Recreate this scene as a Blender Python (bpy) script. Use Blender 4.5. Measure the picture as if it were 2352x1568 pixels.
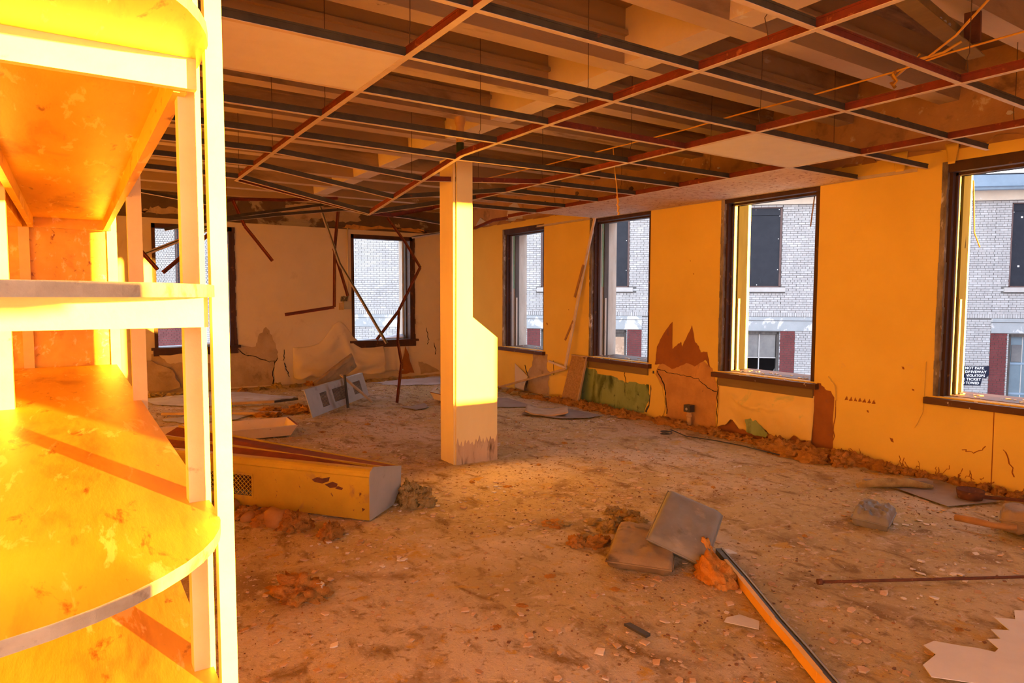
import bpy, bmesh, math, random
from mathutils import Vector, Matrix, noise
random.seed(7)
for o in list(bpy.data.objects): bpy.data.objects.remove(o)
SC = bpy.context.scene
COL = SC.collection
rad = math.radians

# ------------------------------------------------------------------ camera
cam_d = bpy.data.cameras.new('camera'); cam = bpy.data.objects.new('camera', cam_d); COL.objects.link(cam)
cam_d.sensor_width = 36.0; cam_d.lens = 1540.0 / 2352.0 * 36.0
cam_d.clip_start = 0.02; cam_d.clip_end = 400
Fv = Vector((0.54825871, 0.83369251, -0.06609975)); Rv = Vector((0.83560961, -0.54931786, 0.00254261)); Uv = Vector((0.03419002, 0.05662759, 0.99780978))
mw = Matrix.Identity(4)
for i in range(3):
    mw[i][0] = Rv[i]; mw[i][1] = Uv[i]; mw[i][2] = -Fv[i]
mw[2][3] = 1.48
cam.matrix_world = mw
SC.camera = cam

# ------------------------------------------------------------------ world, sun, exposure
SUN_AZ, SUN_EL = rad(18.5), rad(2.3)
w = bpy.data.worlds.new('sky'); SC.world = w; w.use_nodes = True
nt = w.node_tree; nt.nodes.clear()
wo = nt.nodes.new('ShaderNodeOutputWorld'); bg = nt.nodes.new('ShaderNodeBackground')
tc = nt.nodes.new('ShaderNodeTexCoord'); sx = nt.nodes.new('ShaderNodeSeparateXYZ'); rp = nt.nodes.new('ShaderNodeValToRGB')
nt.links.new(tc.outputs['Generated'], sx.inputs[0]); nt.links.new(sx.outputs['Z'], rp.inputs[0])
rp.color_ramp.elements[0].position = 0.0; rp.color_ramp.elements[0].color = (1.0, 0.97, 0.94, 1)
rp.color_ramp.elements[1].position = 0.7; rp.color_ramp.elements[1].color = (0.62, 0.76, 1.0, 1)
nt.links.new(rp.outputs[0], bg.inputs[0]); nt.links.new(bg.outputs[0], wo.inputs[0])
bg.inputs[1].default_value = 3.1
sl = bpy.data.lights.new('sun', 'SUN'); sl.energy = 80.0; sl.color = (1.0, 0.475, 0.045); sl.angle = rad(0.6)
so = bpy.data.objects.new('sun', sl); COL.objects.link(so)
sd = Vector((-math.sin(SUN_AZ) * math.cos(SUN_EL), math.cos(SUN_AZ) * math.cos(SUN_EL), -math.sin(SUN_EL)))
so.rotation_euler = sd.to_track_quat('-Z', 'Y').to_euler()
so.location = (9, -20, 6)
SC.view_settings.view_transform = 'Standard'; SC.view_settings.look = 'None'
SC.view_settings.exposure = 0.2; SC.view_settings.gamma = 1.0
SC.view_settings.use_curve_mapping = False
SC.cycles.diffuse_bounces = 6; SC.cycles.max_bounces = 12

# ------------------------------------------------------------------ materials
def mk(name, c1, c2=None, scale=3.0, lo=.35, hi=.65, rough=.85, bump=.25, bscale=40., layers=(), metal=0., stretch=(1, 1, 1), bdist=.01, spec=.3):
    """two-tone noise colour plus layers of (colour, scale, lo, hi, stretch) laid over it, with a fine bump"""
    m = bpy.data.materials.new(name); m.use_nodes = True
    n = m.node_tree; b = n.nodes['Principled BSDF']
    b.inputs['Roughness'].default_value = rough; b.inputs['Metallic'].default_value = metal
    b.inputs['Specular IOR Level'].default_value = spec
    geo = n.nodes.new('ShaderNodeNewGeometry')
    def nz(sc, st, det=6, dist=0.):
        mp = n.nodes.new('ShaderNodeMapping'); mp.inputs['Scale'].default_value = st
        mp.inputs['Location'].default_value = (len(n.nodes) * 1.37, len(n.nodes) * .71, 3.1)
        n.links.new(geo.outputs['Position'], mp.inputs['Vector'])
        t = n.nodes.new('ShaderNodeTexNoise'); t.inputs['Scale'].default_value = sc; t.inputs['Detail'].default_value = det
        t.inputs['Roughness'].default_value = .62; t.inputs['Distortion'].default_value = dist
        n.links.new(mp.outputs[0], t.inputs['Vector']); return t
    def ramp(src, a, z):
        r = n.nodes.new('ShaderNodeMapRange'); r.inputs[1].default_value = a; r.inputs[2].default_value = z
        n.links.new(src.outputs[0], r.inputs[0]); return r
    col = None
    c2 = c2 or c1
    t = nz(scale, stretch)
    mx = n.nodes.new('ShaderNodeMix'); mx.data_type = 'RGBA'
    n.links.new(ramp(t, lo, hi).outputs[0], mx.inputs[0])
    mx.inputs[6].default_value = (*c1, 1); mx.inputs[7].default_value = (*c2, 1)
    col = mx.outputs[2]
    for L in layers:
        c, s, a, z = L[:4]; st = L[4] if len(L) > 4 else (1, 1, 1)
        m2 = n.nodes.new('ShaderNodeMix'); m2.data_type = 'RGBA'
        n.links.new(ramp(nz(s, st, 8, .4), a, z).outputs[0], m2.inputs[0])
        n.links.new(col, m2.inputs[6]); m2.inputs[7].default_value = (*c, 1); col = m2.outputs[2]
    n.links.new(col, b.inputs['Base Color'])
    if bump:
        bt = nz(bscale, stretch, 8); bn = n.nodes.new('ShaderNodeBump')
        bn.inputs['Strength'].default_value = bump; bn.inputs['Distance'].default_value = bdist
        n.links.new(bt.outputs[0], bn.inputs['Height']); n.links.new(bn.outputs[0], b.inputs['Normal'])
    return m

MT = {}
MT['wall'] = mk('cream wall paint', (.80, .555, .10), (.75, .505, .085), 1.3, bump=.12, bscale=60,
                layers=[((.55, .36, .20), 2.2, .66, .80), ((.35, .20, .10), 22, .74, .80)])
MT['wall_back'] = mk('beige wall paint', (.68, .57, .43), (.62, .51, .37), 1.3, bump=.15, bscale=50,
                     layers=[((.42, .30, .20), 1.9, .60, .78), ((.25, .16, .10), 20, .74, .80)])
MT['plaster'] = mk('bare old plaster', (.52, .30, .14), (.40, .22, .10), 2.5, bump=.5, bscale=22,
                   layers=[((.20, .11, .06), 3.2, .56, .70), ((.62, .48, .30), 5.0, .62, .68), ((.06, .07, .05), 8, .70, .74)])
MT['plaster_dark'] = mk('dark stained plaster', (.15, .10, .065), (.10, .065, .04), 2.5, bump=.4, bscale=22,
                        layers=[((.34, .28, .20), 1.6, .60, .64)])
MT['patch_brown'] = mk('brown backing paper', (.34, .115, .022), (.27, .09, .02), 5, bump=.3, bscale=60, layers=[((.22, .09, .04), 9, .60, .75)])
MT['patch_plaster'] = mk('stained bare plaster', (.60, .31, .09), (.47, .23, .07), 5, bump=.5, bscale=30,
                         layers=[((.28, .13, .06), 6, .58, .72, (1, 1, .4)), ((.20, .10, .05), 18, .66, .74)])
MT['patch_grey'] = mk('greyish bare plaster', (.48, .36, .25), (.38, .27, .18), 4, bump=.5, bscale=30,
                      layers=[((.22, .15, .10), 5, .58, .74), ((.15, .10, .06), 18, .66, .74)])
MT['paper_hang'] = mk('sagging yellow wallpaper', (.84, .60, .17), (.78, .54, .14), 3, bump=.15, bscale=30, layers=[((.48, .50, .16), 3, .62, .74), ((.40, .22, .08), 16, .70, .76)])
MT['green'] = mk('old green paint', (.22, .30, .10), (.30, .38, .16), 3, bump=.25, bscale=30, stretch=(1, 1, .5),
                 layers=[((.06, .08, .02), 3.2, .50, .64, (1, 1, .45)), ((.05, .06, .03), 9, .60, .70)])
MT['concrete'] = mk('ceiling concrete', (.40, .27, .15), (.30, .195, .105), 1.5, bump=.4, bscale=25, stretch=(.25, 1, 1),
                    layers=[((.15, .09, .045), 2.0, .55, .70, (.3, 1, 1)), ((.52, .42, .30), 3, .66, .70, (.4, 1, 1))])
MT['slab'] = mk('dark brown slab', (.32, .205, .105), (.23, .145, .07), 1.5, bump=.5, bscale=20, stretch=(.25, 1, 1),  # slab toned darker than the joist concrete
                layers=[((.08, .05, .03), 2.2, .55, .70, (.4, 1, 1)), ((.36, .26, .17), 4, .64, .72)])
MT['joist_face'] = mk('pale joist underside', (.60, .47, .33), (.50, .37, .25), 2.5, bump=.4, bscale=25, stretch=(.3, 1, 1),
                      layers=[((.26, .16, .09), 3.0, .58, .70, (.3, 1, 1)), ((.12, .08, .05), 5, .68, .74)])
MT['floor'] = mk('dirty floor', (.62, .47, .225), (.49, .36, .16), 2.2, bump=.9, bscale=42, bdist=.022,
                 layers=[((.66, .54, .39), .7, .48, .62), ((.32, .20, .085), 1.6, .56, .68), ((.58, .36, .09), 3.4, .58, .70), ((.27, .165, .06), 6.5, .54, .66, (1, .5, 1)), ((.72, .57, .38), 9, .58, .68, (.6, 1, 1)), ((.60, .36, .08), 7.5, .60, .68), ((.30, .19, .08), 21, .56, .68), ((.72, .60, .44), 26, .60, .68),
                         ((.24, .13, .06), 11, .62, .74), ((.70, .52, .34), 46, .64, .70), ((.15, .08, .04), 60, .64, .72)])
MT['dark_wood'] = mk('dark stained window wood', (.075, .030, .018), (.045, .02, .012), 8, rough=.55, bump=.3, bscale=30, stretch=(1, 1, .2),
                     layers=[((.20, .08, .03), 10, .62, .70)])
MT['sill_wood'] = mk('worn brown sill wood', (.12, .045, .02), (.07, .03, .015), 8, rough=.6, bump=.4, bscale=30, stretch=(1, .2, 1),
                     layers=[((.55, .50, .44), 16, .66, .69)])
MT['peel_edge'] = mk('peeling grey edge', (.32, .27, .22), (.10, .075, .06), 9, bump=.6, bscale=30, stretch=(1, 1, .35),
                     layers=[((.62, .60, .56), 12, .58, .64, (1, 1, .3)), ((.24, .42, .36), 9, .66, .70)])
MT['jamb_white'] = mk('flaking white jamb', (.66, .62, .54), (.52, .47, .40), 8, bump=.4, bscale=30, stretch=(1, 1, .25),
                      layers=[((.30, .22, .15), 14, .64, .72, (1, 1, .3))])
MT['jamb_green'] = mk('mint green jamb', (.30, .58, .42), (.40, .62, .48), 8, bump=.4, bscale=30, stretch=(1, 1, .3),
                      layers=[((.62, .60, .50), 12, .60, .66)])
MT['track'] = mk('grey sash track', (.13, .115, .10), (.07, .06, .055), 8, rough=.6, bump=.2, stretch=(1, 1, .2))
MT['track_shaded'] = mk('shaded metal sash track', (.016, .013, .011), (.010, .008, .007), 8, rough=.7, bump=.2, stretch=(1, 1, .2), spec=.1)  # dark metal taken near black, the groove's shade put into its colour
MT['apron'] = mk('olive tan apron board', (.25, .165, .055), (.19, .12, .04), 6, bump=.3, bscale=30, stretch=(1, .2, 1))
MT['tee_face'] = mk('cream tee flange', (.62, .53, .42), (.54, .42, .30), 8, rough=.6, bump=.05, layers=[((.30, .09, .03), 22, .70, .76)])
MT['tee_dark'] = mk('dark grey tee web', (.075, .065, .045), (.05, .042, .03), 12, rough=.6, bump=.1, layers=[((.16, .06, .03), 16, .64, .72), ((.4, .36, .3), 60, .74, .78)])
MT['tee_rust'] = mk('rust red tee web', (.20, .035, .018), (.13, .03, .016), 14, rough=.8, bump=.3, layers=[((.34, .11, .04), 20, .60, .70), ((.4, .3, .2), 60, .74, .78)])
MT['rust'] = mk('brown rust', (.17, .06, .03), (.10, .04, .025), 14, rough=.85, bump=.4, layers=[((.30, .15, .07), 20, .62, .70)])
MT['tile'] = mk('white ceiling tile', (.70, .66, .62), (.66, .62, .57), 8, bump=.1, bscale=90)
MT['tile_speck'] = mk('stained speckled tile', (.66, .52, .40), (.56, .40, .28), 10, bump=.2, bscale=90, layers=[((.28, .13, .08), 26, .56, .64)])
MT['wood_y'] = mk('yellow varnished plywood', (.84, .56, .09), (.74, .45, .05), 7, rough=.42, bump=.15, bscale=26, stretch=(1, .18, 1), spec=.4,
                  layers=[((.50, .24, .03), 4.5, .54, .68, (1, .25, 1)), ((.95, .74, .30), 11, .58, .64, (1.5, .3, 1)), ((.30, .12, .015), 14, .62, .70, (1, .3, 1))])
MT['wood_p'] = mk('cream painted shelf wood', (.84, .68, .42), (.80, .62, .36), 7, rough=.5, bump=.15, bscale=26,
                  layers=[((.45, .30, .16), 9, .66, .74), ((.25, .16, .10), 22, .72, .78)])
MT['wood_e'] = mk('scuffed shelf edge', (.50, .42, .33), (.36, .29, .22), 10, rough=.6, bump=.3, bscale=40,
                  layers=[((.16, .11, .08), 13, .56, .68)])
MT['col'] = mk('cream column paint', (.84, .70, .36), (.80, .65, .32), 4, rough=.6, bump=.12, bscale=30, stretch=(1, 1, .3),
               layers=[((.45, .30, .18), 26, .72, .78)])
MT['col_base'] = mk('water stained column foot', (.66, .50, .33), (.54, .38, .24), 5, rough=.8, bump=.3, bscale=30, stretch=(1.6, 1.6, .25),
                    layers=[((.16, .09, .05), 6, .52, .66, (1.8, 1.8, .35))])
MT['radiator'] = mk('yellowed metal cover', (.58, .385, .035), (.48, .31, .028), 3, rough=.5, bump=.12, bscale=30,
                    layers=[((.36, .22, .06), 5, .60, .72), ((.13, .045, .025), 9, .65, .70), ((.20, .10, .04), 34, .64, .70)])
MT['steel_grey'] = mk('grey galvanised metal', (.42, .42, .41), (.35, .35, .34), 4, rough=.55, bump=.1, layers=[((.26, .24, .22), 6, .60, .74)], metal=.2)
MT['cream_metal'] = mk('cream enamelled metal', (.78, .64, .44), (.70, .56, .38), 4, rough=.5, bump=.08, layers=[((.22, .08, .04), 18, .68, .73)])
MT['rust_red'] = mk('rusty red channel', (.26, .06, .025), (.17, .045, .02), 9, rough=.8, bump=.3, layers=[((.55, .42, .28), 9, .66, .70)])
MT['vinyl'] = mk('grey vinyl cushion', (.28, .255, .215), (.21, .19, .16), 5, rough=.55, bump=.25, bscale=30,
                 layers=[((.38, .33, .26), 9, .58, .74, (1, .4, 1)), ((.10, .085, .065), 6, .64, .78), ((.50, .44, .36), 20, .70, .74)])
MT['vinyl_dirt'] = mk('dirty brown vinyl cushion', (.36, .25, .13), (.26, .17, .085), 6, rough=.75, bump=.4, bscale=30,
                      layers=[((.09, .06, .035), 5, .56, .70), ((.40, .24, .09), 9, .62, .74)])
MT['insul'] = mk('orange insulation fibre', (.64, .32, .085), (.52, .235, .06), 14, rough=1, bump=1.0, bscale=70, bdist=.02, spec=.05,
                 layers=[((.24, .085, .03), 9, .56, .72), ((.70, .36, .12), 24, .62, .72)])
MT['insul_y'] = mk('tan insulation fibre', (.58, .42, .18), (.44, .30, .12), 14, rough=1, bump=1.0, bscale=70, bdist=.02, spec=.05,
                   layers=[((.22, .15, .07), 9, .58, .74)])
MT['foam'] = mk('orange foam rubber', (.80, .38, .09), (.68, .28, .06), 9, rough=1, bump=.8, bscale=60, bdist=.02, spec=.05, layers=[((.40, .14, .04), 12, .58, .70)])
MT['paper'] = mk('white paper', (.74, .72, .70), (.68, .66, .64), 6, bump=.1)
MT['paper_b'] = mk('pale sheet', (.62, .58, .54), (.56, .52, .47), 6, bump=.15)
MT['snow'] = mk('snow', (.78, .80, .86), (.66, .68, .74), 5, bump=.4, bscale=30)
MT['snow_dirty'] = mk('dusty trodden snow', (.60, .60, .64), (.44, .40, .38), 3, bump=.5, bscale=30, layers=[((.40, .29, .19), 3.5, .58, .68)])
MT['lino'] = mk('grey floor sheet', (.34, .28, .23), (.28, .22, .18), 5, bump=.2, layers=[((.20, .14, .10), 8, .60, .75)])
MT['timber'] = mk('bare weathered timber', (.56, .40, .24), (.46, .31, .17), 7, bump=.3, bscale=30)
MT['timber_o'] = mk('orange brown timber', (.44, .24, .09), (.34, .17, .06), 7, bump=.4, bscale=30)
MT['timber_w'] = mk('whitewashed strip', (.72, .62, .50), (.62, .50, .38), 7, bump=.2)
MT['chip'] = mk('particle board', (.46, .27, .10), (.34, .19, .07), 40, lo=.4, hi=.6, bump=.6, bscale=80, layers=[((.62, .42, .22), 55, .62, .68)])
MT['yellow_edge'] = mk('yellow painted edge', (.80, .46, .06), (.74, .40, .05), 5, rough=.5, bump=.1)
MT['dark_grey'] = mk('dark grey metal', (.07, .065, .06), (.05, .045, .04), 5, rough=.5, bump=.1)
MT['cable'] = mk('yellow cable sheath', (.72, .40, .05), (.62, .33, .04), 9, rough=.4, bump=.1)
MT['wire'] = mk('rusty hanger wire', (.10, .06, .04), None, 9, bump=0)
MT['debris'] = mk('paint flakes', (.66, .48, .32), (.50, .30, .15), 3.1, lo=.42, hi=.58, bump=.1, layers=[((.74, .68, .62), 2.3, .55, .6)])
MT['grit'] = mk('dark grit', (.20, .10, .05), (.34, .17, .07), 4, lo=.42, hi=.58, bump=.1)
MT['brick_w'] = mk('white glazed brick', (.52, .515, .50), (.44, .435, .43), 1.7, rough=.5, bump=.1, layers=[((.58, .58, .57), 5, .60, .66)])
MT['brick_w2'] = mk('bright white brick', (.58, .58, .57), (.53, .53, .52), 1.7, rough=.5, bump=.1)
MT['brick_r'] = mk('dark red brick', (.20, .045, .045), (.15, .035, .035), 3, rough=.6, bump=.15)
MT['mortar'] = mk('grey mortar', (.19, .185, .18), (.16, .155, .15), 3, bump=.2)
MT['lintel'] = mk('flaking grey lintel paint', (.42, .45, .46), (.37, .40, .41), 3, bump=.3, layers=[((.66, .66, .64), 2.2, .54, .58)])
MT['stone'] = mk('pale stone sill', (.58, .56, .53), (.50, .48, .45), 3, bump=.2)
MT['board_dark'] = mk('dark window board', (.022, .026, .036), (.03, .034, .045), 3, rough=.6, bump=.1, layers=[((.10, .11, .13), 6, .68, .73, (1, 1, .25))])
MT['frame_out'] = mk('brown outer frame', (.20, .13, .12), (.15, .10, .09), 4, bump=.2)
MT['plywood'] = mk('plywood sheet', (.66, .47, .33), (.50, .33, .22), 4, lo=.45, hi=.55, bump=.1, layers=[((.36, .22, .14), 5, .60, .63)])
MT['soffit'] = mk('cream cornice', (.72, .60, .46), (.64, .52, .40), 2, bump=.2, layers=[((.76, .74, .70), 3, .60, .64)])
MT['gutter'] = mk('blue grey gutter', (.28, .38, .48), (.24, .33, .42), 3, rough=.5, bump=.1)
MT['door_b'] = mk('blue grey door', (.20, .27, .31), (.17, .23, .27), 3, rough=.5, bump=.1)
MT['glass_d'] = mk('dusty pane', (.14, .145, .15), (.22, .22, .21), 2, rough=.25, bump=0, spec=.6)
MT['void'] = mk('dark room behind', (.012, .012, .014), None, 2, bump=0)
MT['sign'] = mk('navy sign board', (.012, .016, .035), None, 3, rough=.5, bump=0)
MT['sign_w'] = mk('white sign lettering', (.85, .85, .85), None, 3, rough=.6, bump=0)
MT['ground'] = mk('snowy ground', (.55, .56, .60), (.40, .40, .42), .3, bump=.3, bscale=4)
MT['mesh_s'] = mk('steel mesh', (.22, .22, .22), None, 3, rough=.5, bump=0)
MT['pipe'] = mk('painted pipe', (.62, .38, .16), (.54, .32, .12), 6, rough=.6, bump=.2, layers=[((.10, .14, .10), 4, .62, .66)])
MT['pipe_green'] = mk('dark green pipe', (.05, .09, .055), (.04, .06, .04), 6, rough=.6, bump=.2)

# ------------------------------------------------------------------ mesh builder
class G:
    def __init__(s): s.v = []; s.f = []; s.m = []; s.sm = []
    def face(s, idx, mi=0, smooth=False): s.f.append(tuple(idx)); s.m.append(mi); s.sm.append(smooth)
    def hexa(s, p, mi=0):
        """eight corners: four of one end, four of the other, same winding"""
        b = len(s.v); s.v += [tuple(q) for q in p]
        for q in ((3, 2, 1, 0), (4, 5, 6, 7), (0, 1, 5, 4), (1, 2, 6, 5), (2, 3, 7, 6), (3, 0, 4, 7)): s.face([b + i for i in q], mi)
        return s
    def box(s, x0, y0, z0, x1, y1, z1, mi=0):
        return s.hexa([(x0, y0, z0), (x1, y0, z0), (x1, y1, z0), (x0, y1, z0), (x0, y0, z1), (x1, y0, z1), (x1, y1, z1), (x0, y1, z1)], mi)
    def beam(s, p0, p1, a, b, mi=0, up=(0, 0, 1), a0=None, b0=None):
        """bar from p0 to p1, a wide sideways and b high, the offsets a0/b0 moving its section"""
        p0, p1 = Vector(p0), Vector(p1); t = (p1 - p0).normalized(); up = Vector(up)
        sd = t.cross(up)
        if sd.length < 1e-4: sd = t.cross(Vector((1, 0, 0)))
        sd.normalize(); u = sd.cross(t)
        a0 = -a / 2 if a0 is None else a0; b0 = -b / 2 if b0 is None else b0
        c = [(a0, b0), (a0 + a, b0), (a0 + a, b0 + b), (a0, b0 + b)]
        return s.hexa([p0 + sd * i + u * j for i, j in c] + [p1 + sd * i + u * j for i, j in c], mi)
    def tube(s, pts, r, seg=8, mi=0, cap=True):
        pts = [Vector(p) for p in pts]; rs = r if isinstance(r, (list, tuple)) else [r] * len(pts)
        rings = []; ref = None
        for i, p in enumerate(pts):
            t = (pts[min(i + 1, len(pts) - 1)] - pts[max(i - 1, 0)]).normalized()
            if ref is None: ref = t.orthogonal().normalized()
            ref = (ref - t * ref.dot(t)); ref = ref.normalized() if ref.length > 1e-6 else t.orthogonal().normalized()
            q = t.cross(ref); b = len(s.v)
            for k in range(seg):
                a = 2 * math.pi * k / seg; s.v.append(tuple(p + (ref * math.cos(a) + q * math.sin(a)) * rs[i]))
            rings.append(b)
        for i in range(len(rings) - 1):
            for k in range(seg):
                a, b = rings[i], rings[i + 1]; k2 = (k + 1) % seg
                s.face((a + k, a + k2, b + k2, b + k), mi, True)
        if cap:
            s.face([rings[0] + k for k in range(seg)][::-1], mi); s.face([rings[-1] + k for k in range(seg)], mi)
        return s
    def prism(s, poly, off, mi=0, mi_side=None):
        """polygon of 3D points pushed along off"""
        off = Vector(off); n = len(poly); b = len(s.v)
        s.v += [tuple(p) for p in poly] + [tuple(Vector(p) + off) for p in poly]
        s.face(range(b, b + n), mi); s.face(list(range(b + n, b + 2 * n))[::-1], mi)
        ms = mi if mi_side is None else mi_side
        for i in range(n):
            j = (i + 1) % n; s.face((b + j, b + i, b + n + i, b + n + j), ms)
        return s
    def surf(s, fn, nu, nv, mi=0, thick=None):
        """grid surface fn(u,v) -> point, with a back skin thick away"""
        def grid(f, flip):
            b = len(s.v)
            for j in range(nv + 1):
                for i in range(nu + 1): s.v.append(tuple(f(i / nu, j / nv)))
            for j in range(nv):
                for i in range(nu):
                    q = (b + j * (nu + 1) + i, b + j * (nu + 1) + i + 1, b + (j + 1) * (nu + 1) + i + 1, b + (j + 1) * (nu + 1) + i)
                    s.face(q[::-1] if flip else q, mi, True)
            return b
        a = grid(fn, False)
        if thick is not None:
            tv = Vector(thick); c = grid(lambda u, v: Vector(fn(u, v)) + tv, True)
            W = nu + 1
            edge = [i for i in range(nu)] + [nu + j * W for j in range(nv)] + [nv * W + nu - i for i in range(nu)] + [(nv - j) * W for j in range(nv)]
            for k in range(len(edge)):
                i, j = edge[k], edge[(k + 1) % len(edge)]; s.face((a + j, a + i, c + i, c + j), mi)
        return s
    def build(s, name, mats, parent=None, recalc=True):
        me = bpy.data.meshes.new(name); me.from_pydata(s.v, [], s.f)
        for m in (mats if isinstance(mats, (list, tuple)) else [mats]): me.materials.append(MT[m] if isinstance(m, str) else m)
        me.polygons.foreach_set('material_index', s.m); me.polygons.foreach_set('use_smooth', s.sm)
        if recalc:
            bm = bmesh.new(); bm.from_mesh(me); bmesh.ops.recalc_face_normals(bm, faces=bm.faces); bm.to_mesh(me); bm.free()
        me.update()
        o = bpy.data.objects.new(name, me); COL.objects.link(o)
        if parent is not None: o.parent = parent
        return o

def tag(o, label, cat, group=None, kind=None):
    o['label'] = label; o['category'] = cat
    if group: o['group'] = group
    if kind: o['kind'] = kind
    return o
def structure(o, label=None, cat=None):
    o['kind'] = 'structure'
    if label: o['label'] = label
    if cat: o['category'] = cat
    return o
def thing(name, label, cat, loc=(0, 0, 0), group=None):
    """Empty at the thing's base; parts are built in world space and re-parented without moving"""
    o = bpy.data.objects.new(name, None); COL.objects.link(o); o.location = loc; o.empty_display_size = .1
    tag(o, label, cat, group); return o
def adopt(root, *parts):
    inv = Matrix.Translation(-Vector(root.location)) @ Matrix.Identity(4)
    for p in parts:
        p.parent = root; p.matrix_parent_inverse = Matrix.Translation(-Vector(root.location))
def P(g, name, mats, root):
    o = g.build(name, mats); adopt(root, o); return o
def sub(g, name, mats, part):
    o = g.build(name, mats); o.parent = part; o.matrix_parent_inverse = Matrix.Identity(4) if part.parent is None else part.matrix_parent_inverse.inverted() @ Matrix.Identity(4)
    o.matrix_parent_inverse = Matrix.Identity(4); return o
def nv(x, y, z, sc=1.0): return noise.noise(Vector((x * sc, y * sc, z * sc)))

def lump_mesh(name, mat, seed, sub_=3, amp=.35, fq=1.6, flat=.35, rugged=.12):
    bm = bmesh.new(); bmesh.ops.create_icosphere(bm, subdivisions=sub_, radius=1.0)
    for v in bm.verts:
        d = v.co.normalized(); q = d * fq + Vector((seed * 7.3, seed * 3.1, seed * 1.7))
        r = 1 + amp * noise.noise(q) + amp * .6 * noise.noise(q * 2.3) + rugged * (abs(noise.noise(q * 3.7)) * 1.1 - .3 + .6 * noise.noise(q * 7.1) + .35 * noise.noise(q * 15.))
        v.co = d * r
        if v.co.z < -flat: v.co.z = -flat + (v.co.z + flat) * .1
        v.co.z += flat
    for f in bm.faces: f.smooth = True
    me = bpy.data.meshes.new(name); bm.to_mesh(me); bm.free(); me.materials.append(MT[mat]); return me
def place(name, me, loc, scale, rz=0., rx=0., ry=0.):
    o = bpy.data.objects.new(name, me); COL.objects.link(o); o.location = loc; o.scale = scale; o.rotation_euler = (rx, ry, rz); return o

XW, YB = 5.97, 11.5          # inner faces of the right wall and the back wall
XL, YF = -2.6, -1.6          # inner faces of the left wall and the wall behind the viewer
ZJ, ZS = 3.06, 3.40          # underside of the joists, underside of the slab
ZG = 2.537                   # suspended ceiling grid
TH, TB = .45, .36         # depth of the window reveals in the right and the back wall
Y0, PW, WW, ZT, ZSILL = 2.70, 2.22, 1.15, 2.58, .67

def cells(u0, u1, v0, v1, holes):
    us = sorted({u0, u1, *[h[0] for h in holes], *[h[1] for h in holes]}); vs = sorted({v0, v1, *[h[2] for h in holes], *[h[3] for h in holes]})
    us = [u for u in us if u0 <= u <= u1]; vs = [v for v in vs if v0 <= v <= v1]
    for a, b in zip(us, us[1:]):
        for c, d in zip(vs, vs[1:]):
            mu, mv = (a + b) / 2, (c + d) / 2
            if not any(h[0] < mu < h[1] and h[2] < mv < h[3] for h in holes): yield a, b, c, d
# ================================================================== THE SETTING
# ---- floor: uneven, dirt covered
def floor_h(x, y):
    h = .010 * nv(x, y, 0, 1.1) + .007 * nv(x, y, 5, 3.1) + .005 * nv(x, y, 9, 8.0) + .003 * nv(x, y, 2, 17.)
    return h - .006
g = G(); NX, NY = 240, 360
g.surf(lambda u, v: (XL + (XW + .1 - XL) * u, YF + (YB + .1 - YF) * v, floor_h(XL + (XW + .1 - XL) * u, YF + (YB + .1 - YF) * v)), NX, NY)
structure(g.build('floor', 'floor', recalc=False))
g = G(); g.box(XL - .3, YF - .3, -.35, XW + TH, YB + TH, -.06); structure(g.build('floor_slab', 'concrete'))

# ---- right wall with its row of windows
holes_r = [(Y0 + PW * k - WW, Y0 + PW * k, ZSILL, ZT) for k in range(-1, 4)]
g = G()
for a, b, c, d in cells(YF - .3, YB + TH, -.35, ZS + .05, holes_r): g.box(XW + .02, a, c, XW + TH, b, d)
wall_right = structure(g.build('wall_right', 'plaster'))
g = G()
top = 2.68
for a, b, c, d in cells(YF, YB, -.02, top, holes_r): g.box(XW, a, c, XW + .02, b, d)
o = g.build('wallboard', 'wall'); o.parent = wall_right
# ragged strip of torn wallboard above the finished part
g = G()
y = 1.2
while y < YB - .2:
    L = random.uniform(.12, .5); h = random.uniform(.01, .06)
    g.prism([(XW - .004, y, top - .01), (XW - .004, y + L, top - .01), (XW - .004, y + L * .8, top + h), (XW - .004, y + L * .3, top + h * .6)], (.02, 0, 0)); y += L * random.uniform(.9, 1.6)
o = g.build('torn_edge', 'timber_o'); o.parent = wall_right

# ---- back wall with two windows
BW = [(1.05, 2.22), (4.16, 5.37)]
holes_b = [(a, b, ZSILL + .02, ZT) for a, b in BW]
g = G()
for a, b, c, d in cells(XL - .3, XW + .02, -.35, ZS + .05, holes_b): g.box(a, YB + .02, c, b, YB + TB, d)
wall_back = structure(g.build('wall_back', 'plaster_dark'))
g = G()
for a, b, c, d in cells(XL, XW, -.02, 2.66, holes_b): g.box(a, YB, c, b, YB + .02, d)
o = g.build('wallboard', 'wall_back'); o.parent = wall_back
# ---- left wall and the wall behind the viewer, its openings and bars invented to aim and mask the low sun
g = G(); g.box(XL - .3, YF - .3, -.35, XL, YB + TH, ZS + .05); structure(g.build('wall_left', 'wall'))
holes_f = [(-2.3, -.35, .84, 2.61), (-.2, 1.8, 0, 1.035), (-.2, 1.8, 1.085, 1.59), (-.2, 1.8, 1.64, 2.61), (1.117, 1.8, 0, 2.61), (2.74, 3.02, .84, 2.61), (4.96, 5.54, .84, 2.61)]  # bars between these added to shade the rounded shelf ends
g = G()
for a, b, c, d in cells(XL - .3, XW + TH, -.35, ZS + .05, holes_f): g.box(a, YF - .25, c, b, YF, d)
structure(g.build('wall_front', 'wall'))

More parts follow.
